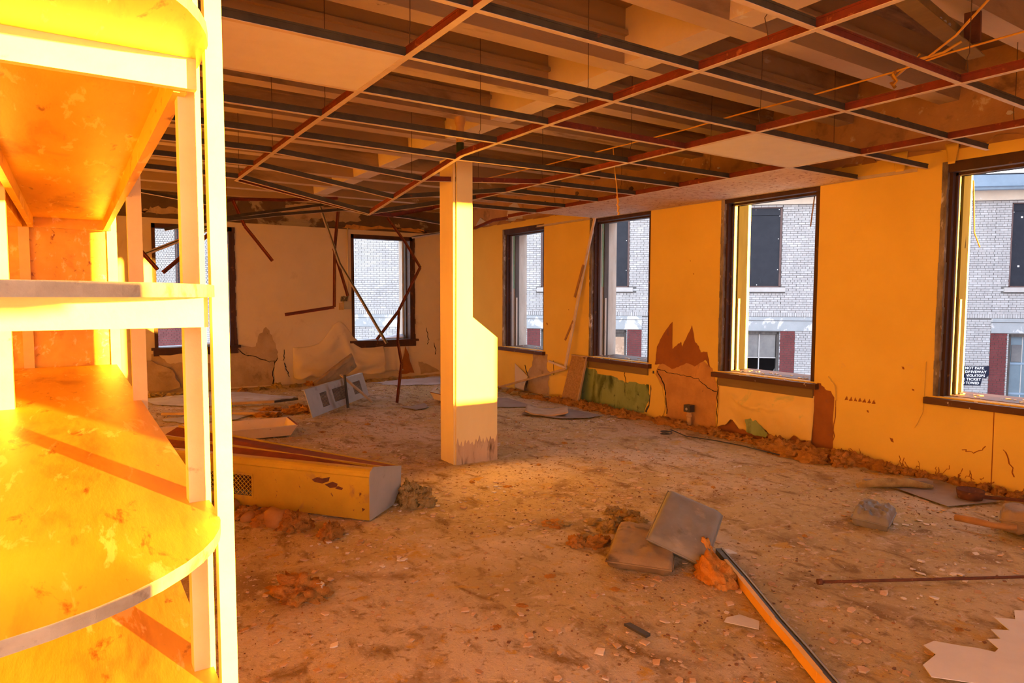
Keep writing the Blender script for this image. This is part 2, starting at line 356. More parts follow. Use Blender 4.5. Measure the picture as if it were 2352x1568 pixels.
# ---- concrete ceiling: slab, tapered joists along X, one cross rib along Y
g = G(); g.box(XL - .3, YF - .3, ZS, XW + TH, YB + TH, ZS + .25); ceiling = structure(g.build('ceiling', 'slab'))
JY = [2.69 + .87 * k for k in range(-4, 11)]
for y in JY:
    g = G()
    a, b = .075, .125
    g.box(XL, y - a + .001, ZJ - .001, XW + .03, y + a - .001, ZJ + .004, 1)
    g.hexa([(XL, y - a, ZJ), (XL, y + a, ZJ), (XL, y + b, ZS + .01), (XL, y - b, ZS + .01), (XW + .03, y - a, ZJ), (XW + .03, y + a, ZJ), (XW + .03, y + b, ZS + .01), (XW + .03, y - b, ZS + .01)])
    # ledge left by the pan edge
    for s_ in (-1, 1): g.box(XL, min(y + s_ * .098, y + s_ * .135), ZJ + .17, XW + .03, max(y + s_ * .098, y + s_ * .135), ZJ + .2)
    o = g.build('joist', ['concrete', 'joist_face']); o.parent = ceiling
for xr in (3.2, .2):
    g = G(); g.hexa([(xr, YF, ZJ + .002), (xr + .2, YF, ZJ + .002), (xr + .24, YF, ZS), (xr - .04, YF, ZS), (xr, YB + .03, ZJ + .002), (xr + .2, YB + .03, ZJ + .002), (xr + .24, YB + .03, ZS), (xr - .04, YB + .03, ZS)])
    o = g.build('cross_rib', 'soffit' if xr > 1 else 'concrete'); o.parent = ceiling
# beam carrying the joists above the back wall
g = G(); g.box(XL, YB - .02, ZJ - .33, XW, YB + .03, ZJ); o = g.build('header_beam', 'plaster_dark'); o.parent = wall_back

# ---- windows ---------------------------------------------------------------
def jag(z0, z1, n, amp):
    return [(z0 + (z1 - z0) * i / n, random.uniform(0, amp)) for i in range(n + 1)]
def window_right(n, k, apron=None, green=False):
    ya, yb = Y0 + PW * k - WW, Y0 + PW * k          # near (hidden) jamb, far (visible) jamb
    root = structure(bpy.data.objects.new('window_%d' % n, None)); COL.objects.link(root); root.location = (XW, (ya + yb) / 2, ZSILL)
    z0, z1 = ZSILL, ZT
    g = G()                                             # peeling grey edge of the opening, worn unevenly
    for (za, wa), (zb, wb) in zip(jag(z0, z1, 26, .016), jag(z0, z1, 26, .016)[1:]):
        g.box(XW - .004, yb - .035 - wa * .6, za, XW + .05, yb + .002 + wa * .3, zb)
    P(g, 'worn_edge', 'peel_edge', root)
    g = G()                                             # dark stained casing round the opening
    g.box(XW + .035, yb - .062, z0, XW + .115, yb, z1); g.box(XW + .035, ya, z0, XW + .115, ya + .062, z1); g.box(XW + .005, ya, z1 - .085, XW + .115, yb, z1)
    g.box(XW + .09, yb - .078, z0, XW + .125, yb, z1); g.box(XW + .09, ya, z0, XW + .125, ya + .078, z1); g.box(XW + .09, ya, z1 - .105, XW + .125, yb, z1)
    P(g, 'casing', 'dark_wood', root)
    g = G(); g.box(XW + .12, yb - .055, z0, XW + .205, yb, z1 - .05); g.box(XW + .12, ya, z0, XW + .205, ya + .055, z1 - .05)
    P(g, 'jamb', 'jamb_white', root)
    if green:
        g = G(); g.box(XW + .165, yb - .058, z0 + .95, XW + .205, yb - .05, z1 - .08); P(g, 'jamb_stop', 'jamb_green', root)
    g = G(); g.box(XW + .20, yb - .075, z0, XW + .275, yb, z1 - .06); g.box(XW + .205, ya, z0, XW + .245, ya + .075, z1 - .06); g.box(XW + .12, ya, z1 - .095, XW + .245, yb, z1)
    P(g, 'sash_track', 'track' if k >= 2 else 'track_shaded', root)  # sunlit windows get the metal with shade in its colour
    g = G(); g.box(XW + .21, yb - .082, z0, XW + .24, yb - .07, z0 + .8); P(g, 'parting_strip', 'jamb_white', root)
    g = G(); g.box(XW + .275, yb - .045, z0, XW + .395, yb, z1); P(g, 'storm_track', 'jamb_white' if k >= 2 else 'track_shaded', root)
    g = G(); g.box(XW + .395, yb - .03, z0, XW + TH + .01, yb, z1); g.box(XW + .245, ya, z0, XW + TH + .01, ya + .05, z1); g.box(XW + .245, ya, z1 - .06, XW + TH + .01, yb, z1)
    P(g, 'outer_frame', 'jamb_white', root)
    g = G(); g.box(XW - .06, ya - .05, z0 - .065, XW + .12, yb + .05, z0 - .012); g.box(XW + .1, ya, z0 - .05, XW + TH + .04, yb, z0 + .004)
    P(g, 'sill', 'sill_wood', root)
    g = G()                                             # crumbs of old paint and plaster left on the sill
    for i in range(46):
        y = random.uniform(ya + .02, yb - .02); x = random.uniform(XW - .04, XW + .3); r = random.uniform(.004, .017); hz = z0 + (.003 if x > XW + .1 else -.012)
        a = random.uniform(0, 6.28); g.prism([(x + r * math.cos(a + t), y + r * 1.6 * math.sin(a + t), hz) for t in (0, 1.5, 3.0, 4.4)], (0, 0, r * .6))
    o = P(g, 'sill_crumbs', 'paper_b', root); o['kind'] = 'stuff'
    if apron:
        g = G(); g.box(XW - .022, ya + .0, z0 - .155, XW, yb - .01, z0 - .06); P(g, 'apron', apron, root)
    return root
window_right(1, 0)
window_right(2, 1, 'apron')
window_right(3, 2, 'apron', True)
window_right(4, 3, None, True)
window_right(7, -1)
# splintered strip hanging at window head, seen in the second and first window
g = G(); g.beam((XW + .30, 4.02, 2.50), (XW + .31, 4.06, 2.20), .012, .006); s = g.build('splinter', 'timber_o')
s.parent = bpy.data.objects['window_2']; s.matrix_parent_inverse = Matrix.Translation(-Vector(bpy.data.objects['window_2'].location))
g = G(); g.beam((XW + .30, 2.60, 2.45), (XW + .30, 2.575, 2.02), .014, .006); g.beam((XW + .30, 2.575, 2.02), (XW + .30, 2.53, 1.90), .012, .006)
s = g.build('splinter', 'timber_o'); s.parent = bpy.data.objects['window_1']; s.matrix_parent_inverse = Matrix.Translation(-Vector(bpy.data.objects['window_1'].location))

def window_back(n, a, b, screen):
    root = structure(bpy.data.objects.new('window_%d' % n, None)); COL.objects.link(root); root.location = ((a + b) / 2, YB, ZSILL)
    z0, z1 = ZSILL + .02, ZT
    g = G()
    g.box(a, YB - .01, z0, a + .05, YB + .14, z1); g.box(b - .085, YB - .01, z0, b, YB + .14, z1); g.box(a, YB - .01, z1 - .07, b, YB + .14, z1)
    for (za, wa), (zb, wb) in zip(jag(z0, z1, 20, .02), jag(z0, z1, 20, .02)[1:]): g.box(b - .03, YB - .02, za, b + wa, YB + .02, zb)
    P(g, 'casing', 'dark_wood', root)
    g = G(); g.box(b - .11, YB + .14, z0, b, YB + .22, z1 - .03); g.box(a, YB + .14, z0, a + .04, YB + .22, z1 - .03); P(g, 'sash_track', 'track', root)
    g = G(); g.box(b - .14, YB + .22, z0, b, YB + TB + .01, z1); g.box(a, YB + .22, z0, a + .05, YB + TB + .01, z1); g.box(a, YB + .14, z1 - .05, b, YB + TB, z1); P(g, 'outer_frame', 'jamb_white', root)
    g = G(); g.box(a - .05, YB - .07, z0 - .035, b + .06, YB + .15, z0 + .005); g.box(a - .02, YB - .03, z0 - .125, b + .02, YB, z0 - .035); g.box(a, YB + .1, z0 - .05, b, YB + TB + .05, z0); P(g, 'sill', 'dark_wood', root)
    g = G()                                         # a low drift of snow
    g.surf(lambda u, v: (a + .06 + (b - a - .2) * u, YB + .13 + .26 * v, z0 + .004 + (.10 if not screen else .07) * max(0, u - .1) ** 1.4 * math.sin(math.pi * min(1, .12 + v * .8)) * (1 + .3 * nv(u, v, 3, 5))), 24, 8, thick=(0, 0, -.006))
    P(g, 'snow_drift', 'snow', root)
    if screen:                                      # hexagonal wire mesh over the opening with a grey post
        g = G(); s_ = .021; yy = YB + .30; r = .0016
        row = 0; zz = z0 + .35
        while zz < z1 - .05:
            x = a + .05 + (s_ * .866 if row % 2 else 0)
            while x < b - .1:
                c = (x, zz)
                for q in (90, 210, 330):
                    x1, z1_ = x + s_ * math.cos(rad(q)), zz + s_ * math.sin(rad(q))
                    g.beam((x, yy, zz), (x1, yy, z1_), r * 2, r * 2)
                x += s_ * 1.732
            zz += s_ * 1.5; row += 1
        o = P(g, 'wire_mesh', 'mesh_s', root); o['kind'] = 'stuff'
        g = G(); g.box(a + .42, YB + .24, z0, a + .52, YB + .29, z1 - .05); g.box(b - .45, YB + .24, z0, b - .40, YB + .29, z1 - .05); P(g, 'post', 'track', root)
    return root
window_back(5, *BW[1], False)
window_back(6, *BW[0], True)

# ---- ground and the buildings outside
g = G(); g.box(-60, -70, -3.4, 90, 90, -3.2); structure(g.build('ground', 'ground'), 'snowy ground outside the building', 'ground')
# ================================================================== OUTSIDE: the white brick building across the yard
FE = Vector((0.73161498, -0.68171807, 0)); FN = Vector((-0.68171807, -0.73161498, 0)); FP = Vector((12.25296626, 18.63209107, 0))
def fp(s_, z, out=0.): return FP + FE * s_ + FN * out + Vector((0, 0, z))
def fbox(g, s0, s1, z0, z1, o0, o1, mi=0):
    return g.hexa([fp(s0, z0, o0), fp(s1, z0, o0), fp(s1, z0, o1), fp(s0, z0, o1), fp(s0, z1, o0), fp(s1, z1, o0), fp(s1, z1, o1), fp(s0, z1, o1)], mi)
bld = thing('brick_building', 'white glazed brick building with boarded windows across the yard', 'building', FP + Vector((0, 0, -3.2)))
UP = [(-12.35, -11.2), (.95, 2.25), (2.52, 3.82), (7.05, 8.46), (14.82, 16.2)]      # upper windows
LOW = [(.98, 2.2), (2.35, 3.76), (7.1, 8.45)]                                      # lower windows
DOOR = (14.90, 16.3)
PIER = [(-13.9, -11.4), (-3.98, -3.5), (.51, .95), (3.78, 4.24), (8.48, 8.92), (14.40, 14.86)]
BAND = [(-14, -10.5), (-7.2, -3.3), (.18, 4.24), (6.3, 9.75), (14.42, 18)]
ZB0, ZB1 = .45, .88
holes = [(a, b, 1.80, 4.30) for a, b in UP] + [(a, b, -1.9, .42) for a, b in LOW] + [(DOOR[0], DOOR[1], -3.1, .42)]
g = G()
for a, b, c, d in cells(-20, 20, -3.2, 5.0, holes): fbox(g, a, b, c, d, -.30, 0)
fbox(g, -20, 20, -3.2, 5.0, -6.3, -6.0)
P(g, 'wall', 'mortar', bld)
g = G()                                                      # roof edge: cornice, gutter
fbox(g, -20, 20, 4.34, 4.62, 0, .10); P(g, 'cornice', 'soffit', bld)
g = G(); fbox(g, -20, 20, 4.62, 4.70, -.3, .34); fbox(g, -20, 20, 4.70, 5.02, -.3, .40); P(g, 'gutter', 'gutter', bld)
g = G(); g.hexa([fp(-20, 5.02, .4), fp(20, 5.02, .4), fp(20, 5.2, -6.3), fp(-20, 5.2, -6.3), fp(-20, 5.06, .4), fp(20, 5.06, .4), fp(20, 5.25, -6.3), fp(-20, 5.25, -6.3)]); P(g, 'roof', 'board_dark', bld)
for a, b in BAND:
    g = G(); fbox(g, a, b, ZB0, .76, 0, .03); P(g, 'lintel', 'lintel', bld)
    g = G(); fbox(g, a, b, .772, ZB1, 0, .045); P(g, 'lintel_cap', 'lintel', bld)
for a, b in UP:
    g = G(); fbox(g, a - .12, b + .12, 1.66, 1.80, 0, .07); P(g, 'sill', 'stone', bld)
    fr = G()
    for q in ((a, a + .06, 1.8, 4.3), (b - .06, b, 1.8, 4.3), (a, b, 4.24, 4.3), (a, b, 1.8, 1.84)): fbox(fr, *q, -.12, -.03)
    f = P(fr, 'window', 'frame_out', bld)
    g = G(); fbox(g, a + .06, b - .06, 1.84, 4.02, -.10, -.06); sub(g, 'board', 'board_dark', f)
    g = G(); fbox(g, a + .06, b - .06, 4.03, 4.24, -.10, -.05); sub(g, 'board', 'board_dark', f)
    g = G()
    for ss, zz, r in ((.3, 3.85, .025), (.27, 2.42, .025), (.08, 4.0, .012), (b - a - .08, 4.0, .012), (b - a - .1, 3.3, .012), (b - a - .1, 2.35, .012), (.62, 4.2, .012), (b - a - .1, 4.2, .012), (.7, 1.88, .012)): fbox(g, a + ss - r, a + ss + r, zz - r, zz + r, -.062, -.05)
    sub(g, 'fasteners', 'sign_w', f)['kind'] = 'stuff'
# lower windows: a broken four pane sash, a plywood sheet, a plain one
for i, (a, b) in enumerate(LOW):
    fr = G()
    for q in ((a, a + .07, -1.9, .42), (b - .07, b, -1.9, .42), (a, b, .34, .42), (a, b, -1.9, -1.8)): fbox(fr, *q, -.14, -.03)
    f = P(fr, 'window', 'track', bld)
    if i == 1:
        g = G(); fbox(g, a + .07, b - .07, -1.8, .20, -.09, -.05); sub(g, 'plywood_sheet', 'plywood', f)
        g = G(); fbox(g, a + .07, b - .07, .20, .34, -.11, -.07); sub(g, 'top_board', 'track', f)
    else:
        g = G(); mid = (a + b) / 2
        for ss in (a + .36, mid + .1): fbox(g, ss - .015, ss + .015, -1.8, .34, -.11, -.08)
        for zz in (-.40, -1.1): fbox(g, a + .07, b - .07, zz - .015, zz + .015, -.11, -.08)
        sub(g, 'muntin', 'stone', f)
        xs = [a + .07, a + .345, mid + .085, b - .07]; zs = [-1.8, -1.115, -.415, .34]
        for ix in range(3):
            for iz in range(3):
                u0, u1, v0, v1 = xs[ix] + .015, xs[ix + 1] - .015, zs[iz] + .015, zs[iz + 1] - .01
                if i == 2 and iz < 2:                                   # broken: only shards left in the frame
                    du, dv = u1 - u0, v1 - v0
                    poly = [(u0, v0), (u1, v0), (u1, v0 + dv * .55), (u0 + du * .75, v0 + dv * .2), (u0 + du * .45, v0 + dv * .3), (u0 + du * .2, v0 + dv * .12), (u0, v0 + dv * .5)] if ix else [(u0, v1), (u1, v1), (u1, v1 - dv * .3), (u0 + du * .5, v1 - dv * .25), (u0, v1 - dv * .7)]
                else: poly = [(u0, v0), (u1, v0), (u1, v1), (u0, v1)]
                g = G(); g.prism([fp(p, q, -.10) for p, q in poly], FN * .006); sub(g, 'pane', 'glass_d', f)
# the blue grey door
a, b = DOOR
fr = G(); fbox(fr, a, a + .08, -3.1, .42, -.16, -.02); fbox(fr, b - .08, b, -3.1, .42, -.16, -.02); fbox(fr, a, b, .34, .42, -.16, -.02); f = P(fr, 'door', 'track', bld)
g = G(); fbox(g, a + .08, b - .08, -3.1, .34, -.14, -.09); sub(g, 'leaf', 'door_b', f)
for zz in (-.45, -1.35, -2.2):
    g = G(); fbox(g, a + .08, b - .08, zz - .03, zz + .03, -.09, -.075); sub(g, 'rail', 'gutter', f)
for ss in (.42, .86):
    g = G(); fbox(g, a + ss - .012, a + ss + .012, -3.1, .34, -.09, -.08); sub(g, 'seam', 'stone', f)
g = G(); fbox(g, a + .13, a + .40, -.40, .10, -.09, -.07); sub(g, 'window_pane', 'glass_d', f)
# bricks: every brick a block standing proud of the mortar
course, bl_, hd, jt = .0677, .205, .0975, .011
rb = random.Random(3)
def region(s_, z):
    for a_, b_ in UP:
        if a_ - .005 < s_ < b_ + .005 and 1.80 < z < 4.30: return 0
        if a_ - .12 < s_ < b_ + .12 and 1.655 < z < 1.80: return 0
    for a_, b_ in LOW:
        if a_ < s_ < b_ and -1.9 < z < .43: return 0
    if DOOR[0] < s_ < DOOR[1] and z < .43: return 0
    for a_, b_ in BAND:
        if a_ < s_ < b_ and ZB0 - .01 < z < ZB1: return 0
    if z < ZB0:
        for a_, b_ in PIER:
            if a_ < s_ < b_: return 2
    return 1
edges = sorted({e for r in UP + LOW + PIER + BAND + [DOOR] for e in r})
def clip_brick(s0, s1, z):
    """split a brick at the edges of openings and piers"""
    cuts = [s0] + [e for e in edges if s0 + .004 < e < s1 - .004] + [s1]
    for a_, b_ in zip(cuts, cuts[1:]):
        m_ = (a_ + b_) / 2; k_ = region(m_, z)
        if k_ and b_ - a_ > .012: yield a_, b_, k_
bricks = []
ci = 0; z = -2.6
while z + course < 4.345:
    zc = z + course / 2
    if .885 < zc < .99:                                       # soldier course, upright bricks
        s_ = -14.2
        while s_ < 16.2:
            bricks.append((s_, s_ + .057, .892, 1.012, 1)); s_ += .0677
        z = 1.018; ci += 1; continue
    L = hd if ci % 6 == 0 else bl_
    s_ = -14.2 + (.108 if ci % 2 else 0) + (.05 if L == hd else 0)
    while s_ < 16.2:
        for a_, b_, k_ in clip_brick(s_, s_ + L, zc): bricks.append((a_, b_, z, z + course - jt, k_))
        s_ += L + jt
    z += course; ci += 1
near = [b for b in bricks if 13.70 < b[0] < 16 and -1.35 < b[2] < 4.3]
near.sort(key=lambda b: -b[0]); near = near[:298]; nearset = set(near)
g = G()
mi_of = lambda k_: 2 if k_ == 2 else (1 if rb.random() < .16 else 0)
for b in bricks:
    if b in nearset: continue
    o1 = .012 + rb.uniform(-.002, .003); v0 = len(g.v); a_, b_, c_, d_, k_ = b
    for s2, z2, oo in ((a_, c_, 0), (b_, c_, 0), (b_, d_, 0), (a_, d_, 0), (a_, c_, o1), (b_, c_, o1), (b_, d_, o1), (a_, d_, o1)): g.v.append(tuple(fp(s2, z2, oo)))
    m_ = mi_of(k_)
    for q in ((4, 5, 6, 7), (0, 1, 5, 4), (1, 2, 6, 5), (2, 3, 7, 6), (3, 0, 4, 7)): g.face([v0 + i for i in q], m_)
o = g.build('brickwork', ['brick_w', 'brick_w2', 'brick_r'], recalc=False); adopt(bld, o); o['kind'] = 'stuff'
unit = {}
frot = Matrix((( FE.x, FN.x, 0), (FE.y, FN.y, 0), (0, 0, 1))).to_4x4()
for b in near:
    a_, b_, c_, d_, k_ = b; key = (round(b_ - a_, 3), round(d_ - c_, 3), mi_of(k_))
    if key not in unit:
        q = G(); q.box(0, 0, 0, key[0], .012, key[1]); ob = q.build('brick', ['brick_w', 'brick_w2', 'brick_r'][key[2]]); unit[key] = ob.data; bpy.data.objects.remove(ob)
    ob = bpy.data.objects.new('brick', unit[key]); COL.objects.link(ob)
    ob.matrix_basis = Matrix.Translation(fp(a_, c_, rb.uniform(-.002, .002))) @ frot; adopt(bld, ob)
# navy no parking sign, torn at its right end
sg = thing('parking_sign', 'torn navy no parking sign with white letters on the brick wall', 'sign', fp(13.9, -1.12, .02))
poly = [(13.42, -.53), (14.06, -.545), (14.41, -.53), (14.41, -.80), (14.33, -.90), (14.24, -.88), (14.22, -1.0), (14.19, -1.12), (13.42, -1.12)]
g = G(); g.prism([fp(a_, b_, .02) for a_, b_ in poly], FN * .012); P(g, 'panel', 'sign', sg)
for i, t in enumerate(['DO NOT PARK', 'ON DRIVEWAY', 'VIOLATORS', 'BE TICKET', 'AND TOWED']):
    cu = bpy.data.curves.new('lettering', 'FONT'); cu.body = t; cu.size = .105; cu.space_character = 1.12; cu.extrude = .002; cu.offset = .004
    tx = bpy.data.objects.new('lettering', cu); COL.objects.link(tx)
    me = bpy.data.meshes.new_from_object(tx.evaluated_get(bpy.context.evaluated_depsgraph_get())); bpy.data.objects.remove(tx)
    xs = [v.co.x for v in me.vertices]; w0 = max(xs)
    right = (14.28, 14.345, 14.30, 14.20, 14.15)[i]; width = {0: .72, 1: .80, 2: .50, 3: .56, 4: .60}[i]
    sc_ = width / w0
    zz = -.535 - .112 * (i + 1) + .012
    M_ = Matrix.Translation(fp(right - width, zz, .035)) @ Matrix(((FE.x, 0, FN.x), (FE.y, 0, FN.y), (0, 1, 0))).to_4x4() @ Matrix.Diagonal((sc_, 1.0, 1, 1))
    me.transform(M_); me.materials.clear(); me.materials.append(MT['sign_w'])
    ob = bpy.data.objects.new('lettering', me); COL.objects.link(ob); adopt(sg, ob)
# black cable running down the white wall
g = G(); g.tube([fp(-.02 + .1 * math.sin(i * .55), 2.0 - i * .22, .03 + .02 * math.sin(i)) for i in range(14)], .014, 6); tag(g.build('wall_cable', 'dark_grey'), 'thin black cable hanging down the white brick wall outside', 'cable')
# unseen building added on the sunny side to block sun from yard and far jambs
nb = thing('sun_blocker', 'unseen dark brick block added to shade the yard', 'building', (30, -11, -3.2)); structure(nb)
g = G(); g.box(12.8, -14, -3.2, 60, -8, 14); P(g, 'wall', 'brick_r', nb)  # wall of the added sun blocker
g = G(); g.box(12.7, -14.2, 14, 60.2, -7.8, 14.3); P(g, 'roof', 'board_dark', nb)  # roof of the added sun blocker
for i in range(6):
    for j in range(3):
        g = G(); g.box(15 + i * 3, -8.0, -1.5 + j * 4, 16.4 + i * 3, -7.96, .8 + j * 4); P(g, 'window', 'glass_d', nb)
# ================================================================== LARGE OBJECTS
# ---- boxed column
cx0, cx1, cx2, cyf, cyb = 2.79, 2.96, 3.217, 5.134, 5.40
col = thing('boxed_column', 'cream boxed pipe column with a stepped side panel standing mid room', 'column', ((cx0 + cx1) / 2, 5.25, 0))
g = G(); g.box(cx0 - .012, cyf + .02, 0, cx0 + .012, cyb, 2.68); P(g, 'side_board', 'col', col)
zb = .20
outline = [(cx0, -.02), (cx2, -.02), (cx2, 1.114), (cx1, 1.303), (cx1, 2.68), (cx0 + .018, 2.68)]
g = G(); g.prism([(x, cyf, z) for x, z in outline], (0, .02, 0)); P(g, 'front_board', 'col', col)
pts = [(cx0 - .015, -.02), (cx2, -.02), (cx2, zb)] + [(cx2 - (cx2 - cx0) * i / 12, zb + .0) for i in range(1, 13)]
rj = random.Random(2); jt_ = [(cx2 - (cx2 - cx0 - .004) * i / 34, .185 + rj.uniform(-.03, .02) + (.035 if i % 3 == 0 else 0)) for i in range(35)]
g = G(); g.prism([(x, cyf - .002, z) for x, z in [(cx0 + .002, -.02), (cx2, -.02)] + jt_], (0, .004, 0)); P(g, 'foot_stain', 'col_base', col)
g = G(); g.prism([(x, cyb - .02, z) for x, z in [(cx0, 0), (cx2, 0)] + outline[2:]], (0, .02, 0))
g.prism([(cx2, cyf + .02, 0), (cx2, cyb - .02, 0), (cx2, cyb - .02, 1.114), (cx2, cyf + .02, 1.114)], (-.02, 0, 0))
g.prism([(cx2, cyf + .02, 1.114), (cx2, cyb - .02, 1.114), (cx1, cyb - .02, 1.303), (cx1, cyf + .02, 1.303)], (-.01, 0, -.015))
g.prism([(cx1, cyf + .02, 1.29), (cx1, cyb - .02, 1.29), (cx1, cyb - .02, 2.68), (cx1, cyf + .02, 2.68)], (-.02, 0, 0))
P(g, 'back_board', 'col', col)
pp = thing('drain_pipe', 'orange painted pipe with a flanged coupling rising from the column top', 'pipe', (2.93, 5.3, 2.6))
g = G(); g.tube([(2.93, 5.3, 2.45), (2.93, 5.3, 2.86)], .035, 12); P(g, 'lower_length', 'pipe_green', pp)
g = G(); g.tube([(2.93, 5.3, 2.84), (2.93, 5.3, 2.98), (2.93, 5.3, 3.02), (2.93, 5.3, 3.40)], [.036, .036, .048, .048], 14); P(g, 'upper_length', 'pipe', pp)
g = G(); g.tube([(2.93, 5.3, 3.13), (2.93, 5.3, 3.17)], .066, 14); g.tube([(2.93, 5.3, 3.10), (2.93, 5.3, 3.13)], .056, 14); P(g, 'coupling', 'pipe', pp)

# ---- long shelving island in the foreground
sh = thing('shelving_island', 'long yellow wooden shelving island with rounded ends, filling the left foreground', 'shelf', (-.27, 3.9, 0))
SX = (-.82, -.27, .28); SY = (1.75, 3.9, 6.05)
def nose(z, th):
    """shelf board outline: straight sides, elliptical near end"""
    cxn, a, b = -.25, .535, .50
    pts = [(.285, 6.05), (.285, 1.75)]
    for i in range(1, 24):
        t = math.pi * i / 24; pts.append((cxn + a * math.cos(t), 1.75 - b * math.sin(t)))
    pts += [(-.785, 1.75), (-.785, 6.05)]
    return pts
for z in (.50, .95, 1.505, 2.075):
    th = .027; g = G(); ps = nose(z, th); n = len(ps)
    b0 = len(g.v)
    for zz in (z - th, z): g.v += [(x, y, zz) for x, y in ps]
    g.face(range(n), 0); g.face(range(2 * n - 1, n - 1, -1), 0)
    for i in range(n): g.face((i, (i + 1) % n, n + (i + 1) % n, n + i), 1, False)
    P(g, 'shelf_board', ['wood_y', 'wood_e'], sh)
    for x in (.225, -.235, -.30, -.77):                     # rails running lengthwise under each board
        g = G(); g.box(x, 1.835, z - th - .075, x + .03, 5.97, z - th); P(g, 'side_rail', 'wood_y', sh)
    for y in (1.752, 5.98):                           # cross rails
        if z > 2 and y < 2: g = G(); g.box(-.80, 1.80, z - th - .072, .272, 1.825, z - th)
        else: g = G(); g.box(-.80, y, z - th - .072, .276, y + .028, z - th)
        P(g, 'cross_rail', 'wood_p' if y < 2 else 'wood_y', sh)
for x in SX:
    for y in SY:
        g = G()
        if y < 2 and x > 0:
            g.box(.279, 1.715, 0, .316, 1.755, 2.42); P(g, 'post', 'wood_p', sh)
            g = G(); g.box(.238, 1.87, 0, .290, 1.92, 2.42)
        else: g.box(x - .03, y - .02, 0, x + .035, y + .03, 2.42)
        P(g, 'post', 'wood_p', sh)
g = G(); g.box(-.82, 6.06, .40, .27, 6.085, 2.42); P(g, 'end_panel', 'wood_y', sh)
g = G(); g.box(-.82, 1.7, 2.42, .32, 6.09, 2.45); P(g, 'top_board', 'wood_y', sh)

# ---- suspended ceiling grid
grid = thing('ceiling_grid', 'bare rusty suspended ceiling grid hanging below the concrete joists', 'ceiling grid', (2.5, 4.0, ZG))
def tee(p0, p1, web='tee_dark', up=(0, 0, 1), fl=.026, h=.042):
    g = G(); g.beam(p0, p1, fl, .0025, 0, up, b0=0); g.beam(p0, p1, .0035, h, 1, up, b0=.002); g.beam(p0, p1, .009, .009, 1, up, b0=h - .007)
    return g, ['tee_face', web]
RX = [-1.157, .063, 1.283, 2.503, 3.723, 4.943]
def rz(i, y):
    if i == 3 and y > 4.5: return ZG - (y - 4.5) * .132
    if i == 2 and y > 5.8: return ZG - (y - 5.8) * .03
    return ZG
yend = {0: 6.4, 1: 6.4, 2: 6.49, 3: 6.41, 4: 7.4, 5: 7.62}
rows = [1.03 + .594 * k for k in range(-4, 11)]
for i, x in enumerate(RX):
    ys = [YF + .05, 4.5, yend[i]]
    for ya, yb in zip(ys, ys[1:]):
        P(*tee((x, ya, rz(i, ya)), (x, yb, rz(i, yb)), 'tee_rust', fl=.03, h=.046)[:1], 'main_runner', ['tee_face', 'tee_rust'], grid)
for k, y in enumerate(rows):
    for i in range(len(RX)):
        if y > yend[i] + .02: continue
        if i == 0: continue
        if i < 5:
            if y > yend[i + 1]: continue
            a, b = (RX[i], y, rz(i, y) + .002), (RX[i + 1], y, rz(i + 1, y) + .002)
        else: a, b = (RX[5], y, ZG + .002), (XW - .015 if y > 2.8 else 5.55, y, ZG + .004)
        rst = 'tee_rust' if (i * 7 + k * 3) % 9 == 0 else 'tee_dark'
        g, mm = tee(a, b, rst); P(g, 'cross_tee', mm, grid)
g, mm = tee((1.283, 6.49, rz(2, 6.49)), (2.503, 6.41, rz(3, 6.41)), 'tee_rust'); P(g, 'cross_tee', mm, grid)
g = G(); g.beam((XW - .012, 2.9, ZG), (XW - .012, 8.4, ZG), .024, .003, b0=0); g.beam((XW - .002, 2.9, ZG), (XW - .002, 8.4, ZG), .003, .03, b0=0); P(g, 'wall_angle', 'tee_face', grid)
for i, x in enumerate(RX):
    if i < 1: continue
    for y in [.4 + 1.188 * k + .25 * (i % 2) for k in range(0, 6)]:
        if y > yend[i]: continue
        g = G(); w_ = random.uniform(-.03, .03)
        g.tube([(x, y, rz(i, y) + .03), (x + w_ * .6, y + .01, rz(i, y) + .12), (x + w_ * .3, y, rz(i, y) + .14), (x + w_, y + w_, 3.4)], .0022, 5); P(g, 'hanger_wire', 'wire', grid)
# ---- tiles still lying in the grid
def ctile(x0, x1, y0, y1, mat, label, group=None):
    g = G(); g.box(x0 + .008, y0 + .008, ZG + .003, x1 - .008, y1 - .008, ZG + .019)
    return tag(g.build('ceiling_tile', mat), label, 'ceiling tile', group)
ctile(RX[1], RX[2], rows[7], rows[8], 'tile', 'cream ceiling tile left in the grid beside the shelving post')
ctile(RX[4], RX[5], rows[7], rows[8], 'tile', 'clean white ceiling tile left in the grid above the right hand windows')
for j, y in enumerate(rows[8:14]):
    g = G(); g.box(RX[5] + .008, y + .008, ZG + .004, XW - .01, y + .586, ZG + .02)
    tag(g.build('ceiling_tile', 'tile_speck'), 'brown speckled ceiling tile in the row along the top of the window wall', 'ceiling tile', 'speckled tiles along the window wall')
